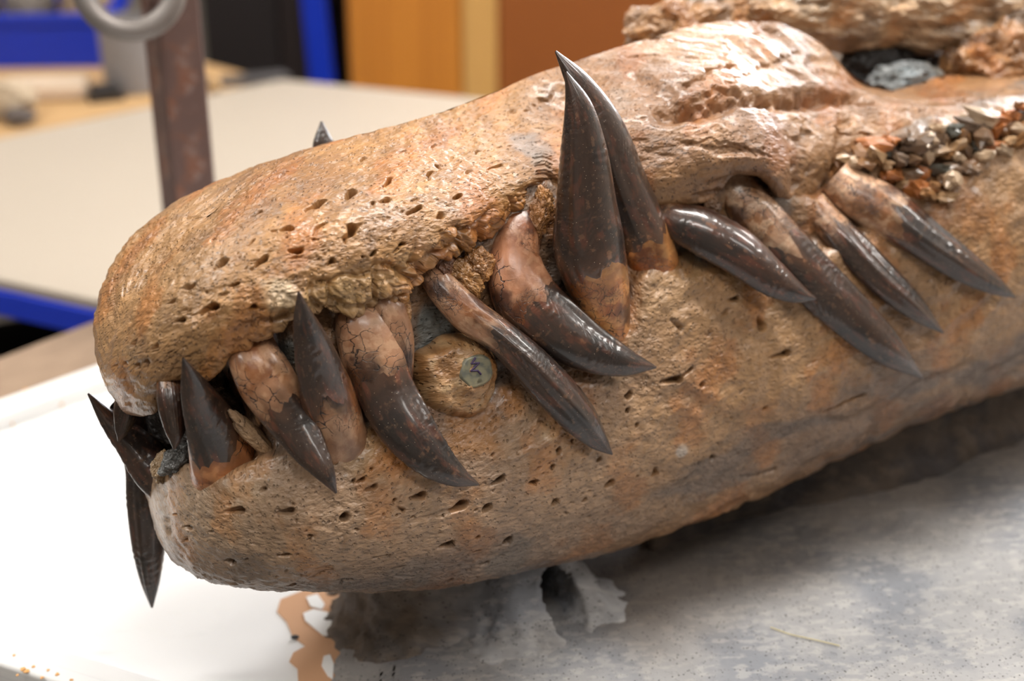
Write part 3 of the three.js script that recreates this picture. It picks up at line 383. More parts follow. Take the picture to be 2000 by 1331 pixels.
for (const c of [[[994, 219], [1030, 206], [1078, 171], 4, 4], [[1335, 172], [1362, 150], [1395, 133], [1430, 128], 6, 6], [[1350, 190], [1400, 172], [1450, 178], 8, 5], [[1420, 168], [1480, 138], [1560, 96], 5, 4], [[1330, 214], [1430, 197], [1560, 190], [1660, 178], 12, 7], [[1210, 190], [1245, 215], [1260, 240], 3, 2], [[1345, 278], [1420, 278], [1500, 305], [1560, 330], 4, 3], [[1400, 283], [1470, 300], [1540, 345], 3, 2], [[1494, 290], 5, 4], [[1660, 205], [1740, 215], [1820, 205], 5, 4], [[1650, 214], [1654, 218], 6, 5], [[1715, 220], [1730, 218], 5, 4], [[1640, 250], [1700, 268], 6, 4], [[1800, 212], [1880, 190], 6, 5], [[1410, 60], [1420, 100], [1405, 140], 3, 2]]) upp.mark(c.slice(0, -2), c[c.length - 2], c[c.length - 1], 1, 0.006);
upp.mark([[1300, 218], [1380, 206], [1500, 196], [1600, 188], [1680, 190]], 30, 13, 1, 0.004);
upp.mark([[1652, 235], [1640, 300], [1618, 370]], 20, 8, 1, 0.004);
upp.mark([[1095, 200], [1125, 270], [1150, 350]], 62, 11, 1, 0.004);
upp.mark([[1240, 150], [1300, 185], [1340, 215]], 26, 5, 1, 0.004);
for (const [x, y, r, q] of [[1450, 85, 60, -4], [1390, 300, 50, -5], [1560, 300, 50, -5], [1700, 240, 26, 4], [1790, 222, 18, 5], [1880, 215, 20, 4], [1940, 190, 24, 4], [1590, 130, 30, 5]]) upp.mark([[x, y], [x + 30, y - 6]], r, q, 1, 0.006);
upp.mark([[228, 766], [248, 795], [270, 816]], 3, 1.6, 0.7, 0.002);
// fine parallel ridges beside the big fang
for (let i = 0; i < 8; i++) upp.mark([[1042 + i * 1.5, 300 + i * 8], [1060 + i, 296 + i * 8.4], [1078, 300 + i * 9]], 2.6, i % 2 ? 1.4 : -1, 0.7);
{ const q = low; for (let i = 0; i < q.disp.length; i++) { const x = q.p[i * 3], y = q.p[i * 3 + 1], z = q.p[i * 3 + 2], l = local(q.vec(i)), r = q.rv[i];
    const inner = 1 - sm(2.4, 3.1, r);
    let d = 0.003 * fbm(x * 14, y * 14, z * 14, 3) + 0.0011 * fbm(x * 70, y * 70 + 5, z * 70, 3) * 2;
    const up3 = worley(l[0] * 38, l[1] * 38, l[2] * 38); d += inner * (0.006 * fbm(x * 40, y * 40, z * 40, 3) + 0.004 * (0.4 - up3[0]));
    const rimz = (1 - Math.abs(r - 3.05) / 0.5); if (rimz > 0) d += rimz * 0.004 * fbm(x * 60, y * 60, z * 60, 3);
    // weathered strip along the lower edge at the front
    const sp3 = sm(6.3, 6.9, r) * (1 - sm(0.3, 0.42, l[0])); d += sp3 * 0.0025 * fbm(l[0] * 50, l[1] * 160, l[2] * 160, 3);
    d += 0.0010 * (1 - sm(0.5, 0.7, l[0])) * fbm(x * 150, y * 150, z * 150 + 3, 3);
    // shallow hollow swirls on the flank behind
    d += 0.0015 * sm(0.35, 0.5, l[0]) * Math.sin(fbm(x * 9, y * 9, z * 9, 2) * 26);
    q.disp[i] += d;
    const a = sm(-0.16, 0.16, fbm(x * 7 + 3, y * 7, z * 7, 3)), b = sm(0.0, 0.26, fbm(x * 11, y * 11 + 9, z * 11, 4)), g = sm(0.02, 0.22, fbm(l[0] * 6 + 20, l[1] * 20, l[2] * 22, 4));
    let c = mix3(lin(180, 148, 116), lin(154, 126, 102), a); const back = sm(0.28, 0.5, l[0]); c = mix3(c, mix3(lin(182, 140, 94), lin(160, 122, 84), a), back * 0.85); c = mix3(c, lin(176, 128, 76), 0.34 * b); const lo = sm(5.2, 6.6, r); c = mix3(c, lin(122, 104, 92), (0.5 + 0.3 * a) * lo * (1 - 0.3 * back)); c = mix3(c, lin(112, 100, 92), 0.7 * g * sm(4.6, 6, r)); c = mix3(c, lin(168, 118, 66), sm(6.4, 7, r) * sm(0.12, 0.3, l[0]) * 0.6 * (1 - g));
    c = mix3(c, lin(204, 176, 144), 0.7 * (1 - sm(0.02, 0.11, l[0])) * (1 - 0.6 * lo) * (0.5 + 0.5 * a));
    c = mix3(c, mix3(lin(150, 112, 76), lin(116, 104, 94), sm(-0.1, 0.2, fbm(x * 20, y * 20, z * 20, 3))), inner * 0.8);
    for (let j = 0; j < 3; j++) q.colr[i * 3 + j] = c[j] * [1.0, 0.985, 0.985][j]; }
  for (const [x, y, r, c, k] of [[930, 840, 75, [176, 120, 60], 0.7], [1000, 790, 40, [196, 130, 62], 0.7], [760, 880, 60, [198, 142, 80], 0.7], [700, 890, 40, [206, 168, 124], 0.6], [480, 930, 60, [214, 186, 154], 0.5], [850, 640, 62, [134, 138, 134], 0.95], [770, 665, 30, [120, 118, 112], 0.8], [560, 690, 36, [88, 98, 102], 0.95], [575, 740, 22, [80, 90, 94], 0.9], [340, 900, 30, [110, 108, 106], 0.8], [1330, 880, 16, [205, 195, 185], 0.7], [1350, 490, 26, [90, 100, 100], 0.8], [1340, 515, 40, [150, 120, 80], 0.5], [1075, 850, 24, [216, 186, 150], 0.5], [1900, 420, 60, [160, 104, 52], 0.7], [1830, 800, 60, [130, 84, 52], 0.6], [1190, 700, 60, [190, 160, 126], 0.6], [1290, 575, 60, [196, 158, 116], 0.5], [310, 990, 40, [168, 146, 124], 0.6], [480, 1110, 50, [120, 104, 90], 0.6], [800, 1130, 60, [116, 106, 96], 0.5], [1000, 1090, 60, [104, 98, 90], 0.6], [870, 700, 46, [186, 140, 92], 0.7]]) q.stain(x, y, r, lin(...c), k); }
{ const q = upp; for (let i = 0; i < q.disp.length; i++) { const x = q.p[i * 3], y = q.p[i * 3 + 1], z = q.p[i * 3 + 2], l = local(q.vec(i)), r = q.rv[i];
    const edge = (1 - sm(3.05, 4.0, r)) * sm(0.03, 0.09, l[0]), zone = edge * (1 - sm(0.33, 0.4, l[0])), body = 1 - sm(0.3, 0.4, l[0]);
    const wx = l[0] + 0.012 * n3(x * 30, y * 30, z * 30), wy = l[2] + 0.012 * n3(x * 30 + 4, y * 30, z * 30);
    const w = worley(wx * 30, l[1] * 14, wy * 34), w2 = worley(wx * 78, l[1] * 50, wy * 78);
    let d = 0.003 * fbm(x * 12, y * 12, z * 12, 3) + 0.0014 * body * fbm(x * 55, y * 55, z * 55, 4) * 2;
    d += zone * (0.009 * (0.42 - w[0]) - 0.005 * (1 - sm(0.02, 0.2, w[1] - w[0])) + 0.0035 * (0.4 - w2[0]) - 0.0016 * (1 - sm(0.02, 0.2, w2[1] - w2[0])));
    const rough = Math.max(zone, 0.35 * (1 - sm(0, 0.06, l[0])), 0.25 * body * sm(-0.05, 0.2, fbm(x * 9, y * 9, z * 9, 2))); d += rough * 0.004 * fbm(x * 110, y * 110, z * 110, 3) ;
    d += 0.0016 * body * fbm(x * 150, y * 150, z * 150 + 3, 3) * (0.6 + 0.4 * sm(-0.1, 0.1, n3(x * 22, y * 22, z * 22))); const mx = sm(0.4, 0.5, l[0]); d += mx * (0.006 * fbm(l[0] * 12, y * 28, z * 20, 4) - 0.004 * sm(0.1, 0.3, fbm(l[0] * 14, y * 40, z * 30, 3)));
    q.disp[i] += d;
    const a = sm(-0.16, 0.16, fbm(x * 8 + 3, y * 8, z * 8, 3)), b = sm(0.02, 0.26, fbm(x * 12, y * 12 + 9, z * 12, 4)), g = sm(0.05, 0.25, fbm(x * 26, y * 26, z * 26 + 7, 3));
    let c = mix3(lin(194, 146, 94), lin(174, 126, 78), a); c = mix3(c, lin(192, 138, 78), 0.35 * b); c = mix3(c, lin(204, 168, 122), 0.5 * (1 - sm(0.0, 0.12, l[0])) * (0.35 + 0.65 * a)); c = mix3(c, lin(206, 168, 116), zone * 0.55 * (1 - sm(0.2, 0.3, l[0]))); c = mix3(c, lin(182, 126, 66), zone * sm(0.18, 0.28, l[0]) * 0.7); c = mix3(c, lin(140, 104, 76), 0.4 * g);
    c = mix3(c, mix3(lin(176, 132, 92), lin(148, 108, 76), a), mx * 0.8);
    for (let j = 0; j < 3; j++) q.colr[i * 3 + j] = c[j] * [0.96, 0.95, 0.945][j]; }
  for (const [x, y, r, c, k] of [[545, 575, 34, [226, 200, 164], 0.8], [600, 600, 30, [210, 176, 128], 0.5], [670, 585, 44, [208, 168, 112], 0.6], [1040, 280, 50, [150, 138, 130], 0.7], [1060, 320, 30, [170, 160, 150], 0.6], [1000, 420, 40, [186, 124, 64], 0.7], [880, 480, 40, [180, 122, 60], 0.7], [250, 690, 44, [200, 166, 126], 0.4], [230, 770, 40, [196, 158, 112], 0.4], [1180, 200, 70, [176, 158, 142], 0.4], [1500, 390, 50, [130, 106, 84], 0.5]]) q.stain(x, y, r, lin(...c), k); }

const lowerJaw = thing('fossil_lower_jaw', 'brown fossil lower jaw with pitted flank and tall upright fangs', 'fossil jaw');
const upperJaw = thing('fossil_upper_jaw', 'tan fossil upper snout with rough pitted dome and downward teeth', 'fossil jaw');
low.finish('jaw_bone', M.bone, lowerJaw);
upp.finish('snout_bone', M.bone, upperJaw);

// ---------------------------------------------------------------- teeth
// pts: [pixel x, pixel y, width in pixels, half width of the skull it lies at] from root to tip
function tooth(parent, pts, o = {}) {
  const { split = 0.4, flat = 0.62, ridge = null, edge = 1.35, wob = 0.07, tw = 0, sd = 0, label, ridge2 = null, dark = 0, rootTone = [1, 1, 1], crownTone = [1, 1, 1], grooves = 0, fan = 0 } = o;
  const C3 = pts.map(([x, y, , n]) => world(...un(x, y, n))), Wd = pts.map(([x, y, w], i) => w * project(C3[i])[2] / F / 2);
  const cv = new THREE.CatmullRomCurve3(C3, false, 'centripetal'), wv = new THREE.CatmullRomCurve3(Wd.map((w, i) => new THREE.Vector3(i, w, 0)));
  const L = cv.getLength(), MR = 56;
  const shape = (t, th) => { const c = cv.getPoint(t), T = cv.getTangent(t), out = N.clone().addScaledVector(V, 0.25 + tw).addScaledVector(T, 0); out.addScaledVector(T, -out.dot(T)).normalize(); const side = new THREE.Vector3().crossVectors(T, out).normalize();
    const w = Math.max(0.0006, wv.getPoint(t).y), s = Math.sin(th), k = sm(split - 0.15, split + 0.2, t); let x = Math.cos(th), y = Math.sign(s) * Math.pow(Math.abs(s), lerp(1, edge, k));
    let f = 1; if (ridge !== null) { let da = Math.abs(th - ridge); da = Math.min(da, 2 * Math.PI - da); f += 0.16 * k * Math.exp(-da * da / 0.03) ; } if (ridge2 !== null) { let da = Math.abs(th - ridge2); da = Math.min(da, 2 * Math.PI - da); f -= 0.14 * k * Math.exp(-da * da / 0.05) * (1 - sm(0.93, 1, t)); }
    let e = 0; e += 0.0011 * (1 - k) * fbm(c.x * 40 + 3 * x, c.y * 40 + 3 * y, c.z * 40 + sd, 3); e += 0.00035 * k * Math.sin(t * L * 900 + 5 * n3(x * 1.5 + sd, y * 1.5, t * 12)) * sm(0.0, 0.3, n3(t * 9 + sd, x * 1.2, y * 1.2)) * (1 - sm(0.7, 0.9, t)); if (grooves) e += 0.0009 * grooves * k * Math.sin(th * 26) * (1 - sm(0.6, 0.95, t)); if (fan) e += 0.0011 * k * Math.sin(th * 46 + 2 * n3(t * 5, th, sd)) * sm(2.1, 2.35, th) * (1 - sm(2.85, 3.0, th)) * (1 - sm(0.6, 0.85, t)); e *= Math.min(1, w / 0.012);
    const fl = lerp(Math.max(flat, 0.75), flat, k);
    return c.addScaledVector(side, w * x * f + e * x).addScaledVector(out, w * fl * y * f + e * y); };
  const g = named(new THREE.Group(), 'tooth'); parent.add(g); if (label) g.userData.label = label;
  const P = cv.getPoint(0); const ts = (th) => split + wob * (n3(Math.cos(th) * 1.6 + sd, Math.sin(th) * 1.6, sd) + 0.5 * n3(Math.cos(th) * 5 + sd, Math.sin(th) * 5, sd + 4));
  const piece = (name, a, b, mat, isCrown) => { const K = Math.max(8, Math.round(L * (isCrown ? 1 - split : split) / 0.0018)), pos = [], col = [], uv = [], idx = [];
    for (let i = 0; i <= K; i++) for (let j = 0; j <= MR; j++) { const th = j / MR * 2 * Math.PI, t = lerp(a(th), b(th), i / K), p = shape(Math.min(t, 0.9995), th).sub(P); pos.push(p.x, p.y, p.z); uv.push(th * 0.02 + sd * 0.013, t * L + sd * 0.031);
      const m = sm(0, isCrown ? 0.09 : 0.09, Math.abs(t - ts(th)) + 0.05 * (isCrown && split > 0.02 ? 0.0 : 0)); const q = fbm(p.x * 50 + sd, p.y * 50, p.z * 50, 3);
      if (isCrown) { const c = mix3(split > 0.02 ? [2.4, 2.1, 1.75] : [1, 1, 1], [1, 1, 1], clamp(m + 1.3 * q)); const tt = 1 + 0.5 * q; col.push(c[0] * tt * crownTone[0], c[1] * tt * crownTone[1], c[2] * tt * crownTone[2]); } else { const d = 1 - (0.45 + 0.3 * dark) * (1 - clamp(m + 1.2 * q)); const c = 1 + 0.7 * q; col.push(c * d * rootTone[0], c * d * rootTone[1], c * d * rootTone[2]); } }
    for (let i = 0; i < K; i++) for (let j = 0; j < MR; j++) { const A = i * (MR + 1) + j, B = A + 1, Cc = A + MR + 1, Dd = Cc + 1; idx.push(A, Cc, B, B, Cc, Dd); }
    const ge = new THREE.BufferGeometry(); ge.setAttribute('position', new THREE.Float32BufferAttribute(pos, 3)); ge.setAttribute('color', new THREE.Float32BufferAttribute(col, 3)); ge.setAttribute('uv', new THREE.Float32BufferAttribute(uv, 2)); ge.setIndex(idx);
    ge.computeVertexNormals(); const nn = ge.attributes.normal; // close the seam
    for (let i = 0; i <= K; i++) { const A = i * (MR + 1), B = A + MR, v = new THREE.Vector3().fromBufferAttribute(nn, A).add(new THREE.Vector3().fromBufferAttribute(nn, B)).normalize(); nn.setXYZ(A, v.x, v.y, v.z); nn.setXYZ(B, v.x, v.y, v.z); }
    const m = mesh(name, ge, mat, g); return m; };
  g.position.copy(P);
  if (split > 0.02) piece('root', () => 0, ts, M.root, false);
  piece('crown', split > 0.02 ? ts : () => 0, () => 1, M.crown, true);
  return g;
}
const PI = Math.PI;
// upper teeth, front to back
tooth(upperJaw, [[326, 730, 44, 0.072], [335, 790, 52, 0.083], [342, 845, 36, 0.088], [340, 878, 4, 0.09]], { split: 0.18, grooves: 1.6, flat: 0.85, edge: 1, sd: 1, label: 'small fluted front tooth with pinkish root' });
tooth(upperJaw, [[248, 775, 44, -0.012], [245, 808, 44, -0.014], [238, 842, 26, -0.016], [232, 863, 4, -0.016]], { split: 0.05, grooves: 1.6, flat: 0.85, edge: 1, sd: 2, label: 'small fluted tooth under the snout tip' });
tooth(upperJaw, [[486, 665, 96, 0.1], [500, 705, 108, 0.116], [524, 750, 116, 0.122], [568, 818, 102, 0.132], [606, 880, 74, 0.146], [636, 925, 42, 0.156], [657, 964, 4, 0.16]], { split: 0.44, ridge: 2.3, sd: 3, tw: 0.2, rootTone: [0.95, 0.86, 0.78] });
tooth(upperJaw, [[712, 605, 110, 0.118], [716, 640, 126, 0.126], [729, 695, 128, 0.132], [753, 764, 120, 0.139], [795, 837, 112, 0.152], [845, 895, 84, 0.162], [893, 930, 46, 0.167], [935, 947, 4, 0.169]], { split: 0.36, wob: 0.08, ridge: 2.4, fan: 1, sd: 4, dark: 0.4, rootTone: [0.82, 0.76, 0.72] });
tooth(upperJaw, [[748, 575, 66, 0.128], [762, 612, 72, 0.134], [778, 655, 62, 0.137], [790, 700, 40, 0.137], [800, 745, 14, 0.137]], { split: 0.93, wob: 0.01, flat: 0.7, sd: 5, dark: 0.3, rootTone: [0.8, 0.74, 0.7], label: 'second root fused beside the broad tooth' });
tooth(upperJaw, [[838, 520, 58, 0.118], [868, 567, 68, 0.134], [912, 612, 74, 0.142], [972, 654, 70, 0.149], [1028, 704, 80, 0.156], [1079, 758, 87, 0.161], [1130, 814, 78, 0.165], [1167, 858, 46, 0.167], [1196, 888, 4, 0.168]], { split: 0.34, ridge: 1.4, ridge2: 0.95, flat: 0.75, wob: 0.1, sd: 6, dark: 0.4, rootTone: [0.8, 0.74, 0.7] });
tooth(upperJaw, [[1026, 395, 62, 0.09], [1020, 440, 82, 0.108], [1006, 505, 108, 0.12], [1025, 578, 136, 0.13], [1082, 637, 124, 0.142], [1150, 680, 98, 0.153], [1218, 707, 60, 0.162], [1282, 718, 4, 0.166]], { split: 0.44, wob: 0.08, ridge: 2.45, fan: 1, sd: 7, flat: 0.66, rootTone: [0.95, 0.76, 0.68] });
tooth(upperJaw, [[1295, 405, 60, 0.11], [1320, 428, 76, 0.124], [1368, 450, 98, 0.138], [1440, 490, 98, 0.154], [1508, 543, 78, 0.167], [1555, 571, 46, 0.174], [1594, 584, 4, 0.178]], { split: 0.12, wob: 0.05, sd: 8, flat: 0.66, crownTone: [1.2, 1.05, 1] });
tooth(upperJaw, [[1420, 335, 70, 0.108], [1444, 378, 86, 0.12], [1495, 445, 108, 0.134], [1568, 525, 114, 0.15], [1650, 605, 104, 0.168], [1730, 678, 74, 0.181], [1802, 739, 4, 0.184]], { split: 0.4, ridge: 2.2, sd: 9, rootTone: [0.95, 1, 1.05], wob: 0.1 });
tooth(upperJaw, [[1585, 395, 60, 0.115], [1610, 425, 66, 0.125], [1660, 478, 78, 0.148], [1722, 543, 76, 0.168], [1788, 602, 52, 0.184], [1843, 651, 4, 0.188]], { split: 0.3, wob: 0.1, ridge: 1.3, ridge2: 1.9, sd: 10 });
tooth(upperJaw, [[1630, 345, 80, 0.115], [1668, 378, 96, 0.13], [1735, 417, 106, 0.15], [1805, 466, 90, 0.17], [1885, 521, 70, 0.188], [1945, 558, 40, 0.197], [1983, 581, 4, 0.2]], { split: 0.38, wob: 0.1, ridge: 1.2, ridge2: 2.2, sd: 11 });
tooth(upperJaw, [[240, 785, 56, -0.064], [268, 850, 74, -0.068], [284, 915, 80, -0.072], [288, 980, 82, -0.075], [291, 1070, 66, -0.078], [294, 1138, 38, -0.08], [297, 1188, 4, -0.08]], { split: 0, ridge: 1.0, sd: 12, label: 'long dark tooth hanging in front of the lower jaw tip' });
// lower teeth, front to back
tooth(lowerJaw, [[335, 960, 80, -0.02], [302, 917, 90, -0.03], [262, 869, 72, -0.04], [215, 823, 40, -0.048], [172, 769, 4, -0.052]], { split: 0.12, ridge: 1.9, sd: 13, rootTone: [0.7, 0.7, 0.7], label: 'grey black tooth leaning out past the snout tip' });
tooth(lowerJaw, [[450, 945, 150, 0.06], [440, 906, 146, 0.072], [412, 835, 110, 0.097], [381, 765, 64, 0.117], [357, 699, 4, 0.13]], { split: 0.42, wob: 0.08, flat: 0.5, sd: 14, rootTone: [1.25, 0.9, 0.6] });
tooth(lowerJaw, [[680, 900, 112, 0.118], [668, 865, 114, 0.126], [641, 780, 114, 0.138], [613, 690, 86, 0.153], [593, 622, 46, 0.162], [583, 570, 4, 0.165]], { split: 0.42, wob: 0.09, flat: 0.5, sd: 15, dark: 0.5, rootTone: [0.75, 0.68, 0.62] });
tooth(lowerJaw, [[1208, 700, 70, 0.115], [1193, 640, 88, 0.13], [1171, 560, 130, 0.137], [1150, 475, 157, 0.142], [1145, 400, 135, 0.147], [1140, 300, 106, 0.152], [1129, 210, 64, 0.155], [1105, 140, 5, 0.156]], { split: 0.36, wob: 0.05, ridge: 2.25, flat: 0.62, edge: 1.15, sd: 16, rootTone: [1.25, 0.95, 0.55], label: 'tallest upright fang with an amber root' });
tooth(lowerJaw, [[1305, 580, 90, 0.105], [1287, 540, 104, 0.114], [1258, 460, 116, 0.118], [1222, 360, 104, 0.12], [1180, 250, 92, 0.122], [1130, 165, 60, 0.124], [1085, 100, 5, 0.124]], { split: 0.34, wob: 0.05, ridge: 2.1, flat: 0.5, sd: 17, rootTone: [1.2, 0.9, 0.5], label: 'second tall fang standing close behind the tallest' });
tooth(lowerJaw, [[636, 330, 70, -0.14], [631, 275, 40, -0.14], [628, 237, 4, -0.14]], { split: 0, crownTone: [0.55, 0.55, 0.55], sd: 18, label: 'dark tooth tip showing over the far side' });
tooth(lowerJaw, [[226, 745, 44, -0.105], [208, 708, 28, -0.108], [192, 672, 3, -0.11]], { split: 0, sd: 19, label: 'dark tooth tip peeping past the snout front' });

// stump of a sawn tooth with its grey cut face and a purple ink sign, set between the teeth
{
  const c = world(...un(900, 736, 0.139)), rx = 73 * 1.23 / F, g = new THREE.BufferGeometry(), pos = [], col = [], uv = [], idx = [], A = 90, K = 30;
  const ex = U.clone().multiplyScalar(0.97).addScaledVector(N, 0).normalize(), ez = N.clone().addScaledVector(V, 0.12).normalize(), ey = new THREE.Vector3().crossVectors(ez, ex).normalize();
  for (let k = 0; k <= K; k++) for (let a = 0; a <= A; a++) { const th = a / A * 2 * PI, q = k / K, rad = rx * 1.12 * (1.02 + 0.16 * n3(Math.cos(th) * 1.4 + 5, Math.sin(th) * 1.4, 2) + 0.05 * n3(Math.cos(th) * 4 + 5, Math.sin(th) * 4, 2)) * Math.min(1, q * 1.1), x = rad * Math.cos(th) * 1.08, y = rad * Math.sin(th);
    let z = 0.011 * Math.sqrt(Math.max(0, 1 - q * q * 0.96)) - 0.016 * sm(0.66, 1, q) + 0.005 * fbm(x * 70, y * 70, 3, 4) - 0.0018 * sm(0.55, 0.62, q) * (1 - sm(0.66, 0.74, q)) * sm(0, 0.6, Math.cos(th + 0.5)); const cd = Math.hypot(x - 0.008, y - 0.004); z += 0.003 * (1 - sm(0.016, 0.024, cd));
    const p = ex.clone().multiplyScalar(x).addScaledVector(ey, y).addScaledVector(ez, z); pos.push(p.x, p.y, p.z); uv.push(x, y); const m = mix3(lin(196, 152, 104), lin(170, 122, 74), sm(-0.2, 0.2, fbm(x * 60, y * 60, 1, 3))); col.push(...mix3(m, lin(206, 178, 138), 0.5 * sm(0, 0.3, fbm(x * 90, y * 90, 7, 2)))); }
  for (let k = 0; k < K; k++) for (let a = 0; a < A; a++) { const i = k * (A + 1) + a; idx.push(i, i + A + 1, i + 1, i + 1, i + A + 1, i + A + 2); }
  g.setAttribute('position', new THREE.Float32BufferAttribute(pos, 3)); g.setAttribute('color', new THREE.Float32BufferAttribute(col, 3)); g.setAttribute('uv', new THREE.Float32BufferAttribute(uv, 2)); g.setIndex(idx); g.computeVertexNormals();
  const st = mesh('tooth_stump', g, M.bone, lowerJaw); st.position.copy(c); st.userData.label = 'round tan stump of a sawn tooth';
  const P2 = (x, y, z) => ex.clone().multiplyScalar(x).addScaledVector(ey, y).addScaledVector(ez, z);
  const fp = [], fi = [], fcol = []; const R = 40, S = 10; for (let k = 0; k <= S; k++) for (let a = 0; a < R; a++) { const th = a / R * 2 * PI, q = k / S, rad = q * (0.0158 + 0.0022 * n3(Math.cos(th) * 1.5, Math.sin(th) * 1.5, 9)); const x = 0.0085 + rad * Math.cos(th), y = 0.004 + rad * Math.sin(th) * 0.95, p = P2(x, y, 0.0152 - 0.004 * sm(0.93, 1, q) - 0.002 * (1 - sm(0.0012, 0.0024, Math.hypot(x - 0.009, y + 0.006)))); fp.push(p.x, p.y, p.z); const w = fbm(x * 160, y * 160, 5, 3); const cc = mix3(lin(122, 118, 96), lin(90, 92, 84), sm(-0.1, 0.2, w)); fcol.push(...mix3(cc, lin(176, 160, 118), sm(0, 0.01, -y - 0.002) * 0.7)); }
  for (let k = 0; k < S; k++) for (let a = 0; a < R; a++) { const i = k * R + a, j = k * R + (a + 1) % R; fi.push(i, i + R, j, j, i + R, j + R); }
  const fg = new THREE.BufferGeometry(); fg.setAttribute('position', new THREE.Float32BufferAttribute(fp, 3)); fg.setAttribute('color', new THREE.Float32BufferAttribute(fcol, 3)); fg.setIndex(fi); fg.computeVertexNormals();
  mesh('cut_face', fg, new THREE.MeshPhysicalMaterial({ vertexColors: true, roughness: 0.45, clearcoat: 0.2 }), st).userData.label = 'grey polished cut face';
  const zz = [[0.0075, 0.0155], [0.0035, 0.0118], [0.0105, 0.0108], [0.0020, 0.0058], [0.0082, 0.0046], [0.0105, 0.0012]].map(([x, y]) => P2(x + 0.001, y, 0.0153));
  const path = new THREE.CurvePath(); for (let i = 0; i < zz.length - 1; i++) path.add(new THREE.LineCurve3(zz[i], zz[i + 1])); 
  const strokes = []; for (let i = 0; i < zz.length - 1; i++) strokes.push(new THREE.TubeGeometry(new THREE.LineCurve3(zz[i], zz[i + 1]), 4, 0.0009, 8)); for (const z of zz) strokes.push(new THREE.SphereGeometry(0.0009, 8, 6).translate(z.x, z.y, z.z));
  mesh('ink_sign', mergeGeometries(strokes.map((s) => s)), plain(52, 34, 70, 0.5), st).userData.label = 'purple ink zigzag sign';
}

// ---------------------------------------------------------------- plaster bed, support pillar, dark cradle
// smooth surface of a distance field (surface nets)
function netMesh(f, mn, mx, s) {
  const nx = Math.ceil((mx[0] - mn[0]) / s) + 1, ny = Math.ceil((mx[1] - mn[1]) / s) + 1, nz = Math.ceil((mx[2] - mn[2]) / s) + 1, g = new Float32Array(nx * ny * nz);
  for (let k = 0, i = 0; k < nz; k++) for (let j = 0; j < ny; j++) for (let a = 0; a < nx; a++, i++) g[i] = f(mn[0] + a * s, mn[1] + j * s, mn[2] + k * s);
  const id = new Int32Array(nx * ny * nz).fill(-1), pos = [], idx = [], I = (a, j, k) => a + nx * (j + ny * k);
  for (let k = 0; k < nz - 1; k++) for (let j = 0; j < ny - 1; j++) for (let a = 0; a < nx - 1; a++) { let c = 0, x = 0, y = 0, z = 0; const v = []; for (let q = 0; q < 8; q++) v.push(g[I(a + (q & 1), j + ((q >> 1) & 1), k + (q >> 2))]);
    for (const [p, q] of [[0, 1], [2, 3], [4, 5], [6, 7], [0, 2], [1, 3], [4, 6], [5, 7], [0, 4], [1, 5], [2, 6], [3, 7]]) if ((v[p] < 0) !== (v[q] < 0)) { const t = v[p] / (v[p] - v[q]); x += lerp(p & 1, q & 1, t); y += lerp((p >> 1) & 1, (q >> 1) & 1, t); z += lerp(p >> 2, q >> 2, t); c++; }
    if (c) { id[I(a, j, k)] = pos.length / 3; pos.push(mn[0] + (a + x / c) * s, mn[1] + (j + y / c) * s, mn[2] + (k + z / c) * s); } }
  const quad = (A, B, C2, D2, flip) => { if (A < 0 || B < 0 || C2 < 0 || D2 < 0) return; flip ? idx.push(A, C2, B, A, D2, C2) : idx.push(A, B, C2, A, C2, D2); };
  for (let k = 1; k < nz - 1; k++) for (let j = 1; j < ny - 1; j++) for (let a = 1; a < nx - 1; a++) { const v = g[I(a, j, k)] < 0;
    if (v !== (g[I(a + 1, j, k)] < 0)) quad(id[I(a, j - 1, k - 1)], id[I(a, j, k - 1)], id[I(a, j, k)], id[I(a, j - 1, k)], !v);
    if (v !== (g[I(a, j + 1, k)] < 0)) quad(id[I(a - 1, j, k - 1)], id[I(a - 1, j, k)], id[I(a, j, k)], id[I(a, j, k - 1)], !v);
    if (v !== (g[I(a, j, k + 1)] < 0)) quad(id[I(a - 1, j - 1, k)], id[I(a, j - 1, k)], id[I(a, j, k)], id[I(a - 1, j, k)], !v); }
  const ge = new THREE.BufferGeometry(); ge.setAttribute('position', new THREE.Float32BufferAttribute(pos, 3)); ge.setIndex(idx); ge.computeVertexNormals(); return ge;
}
function paintGeo(ge, fn, us = 1) { const p = ge.attributes.position, n = ge.attributes.normal, col = [], uv = []; for (let i = 0; i < p.count; i++) { const x = p.getX(i), y = p.getY(i), z = p.getZ(i); col.push(...fn(x, y, z)); uv.push(x * 0.9 + z * 0.45, y * 0.9 - z * 0.8); } ge.setAttribute('color', new THREE.Float32BufferAttribute(col, 3)); ge.setAttribute('uv', new THREE.Float32BufferAttribute(uv, 2)); return ge; }
const smin = (a, b, k) => { const h = clamp(0.5 + 0.5 * (b - a) / k); return lerp(b, a, h) - k * h * (1 - h); };
const bedTop = (x, z) => { const e = sm(-0.17, -0.09, x + 0.018 * n3(x * 20, 3, z * 30) ); return YB + 0.003 + e * (0.022 + 0.045 * sm(-0.1, 0.9, x)) + 0.006 * fbm(x * 6, 1, z * 6, 3) + 0.0016 * fbm(x * 40, 2, z * 40, 3); };
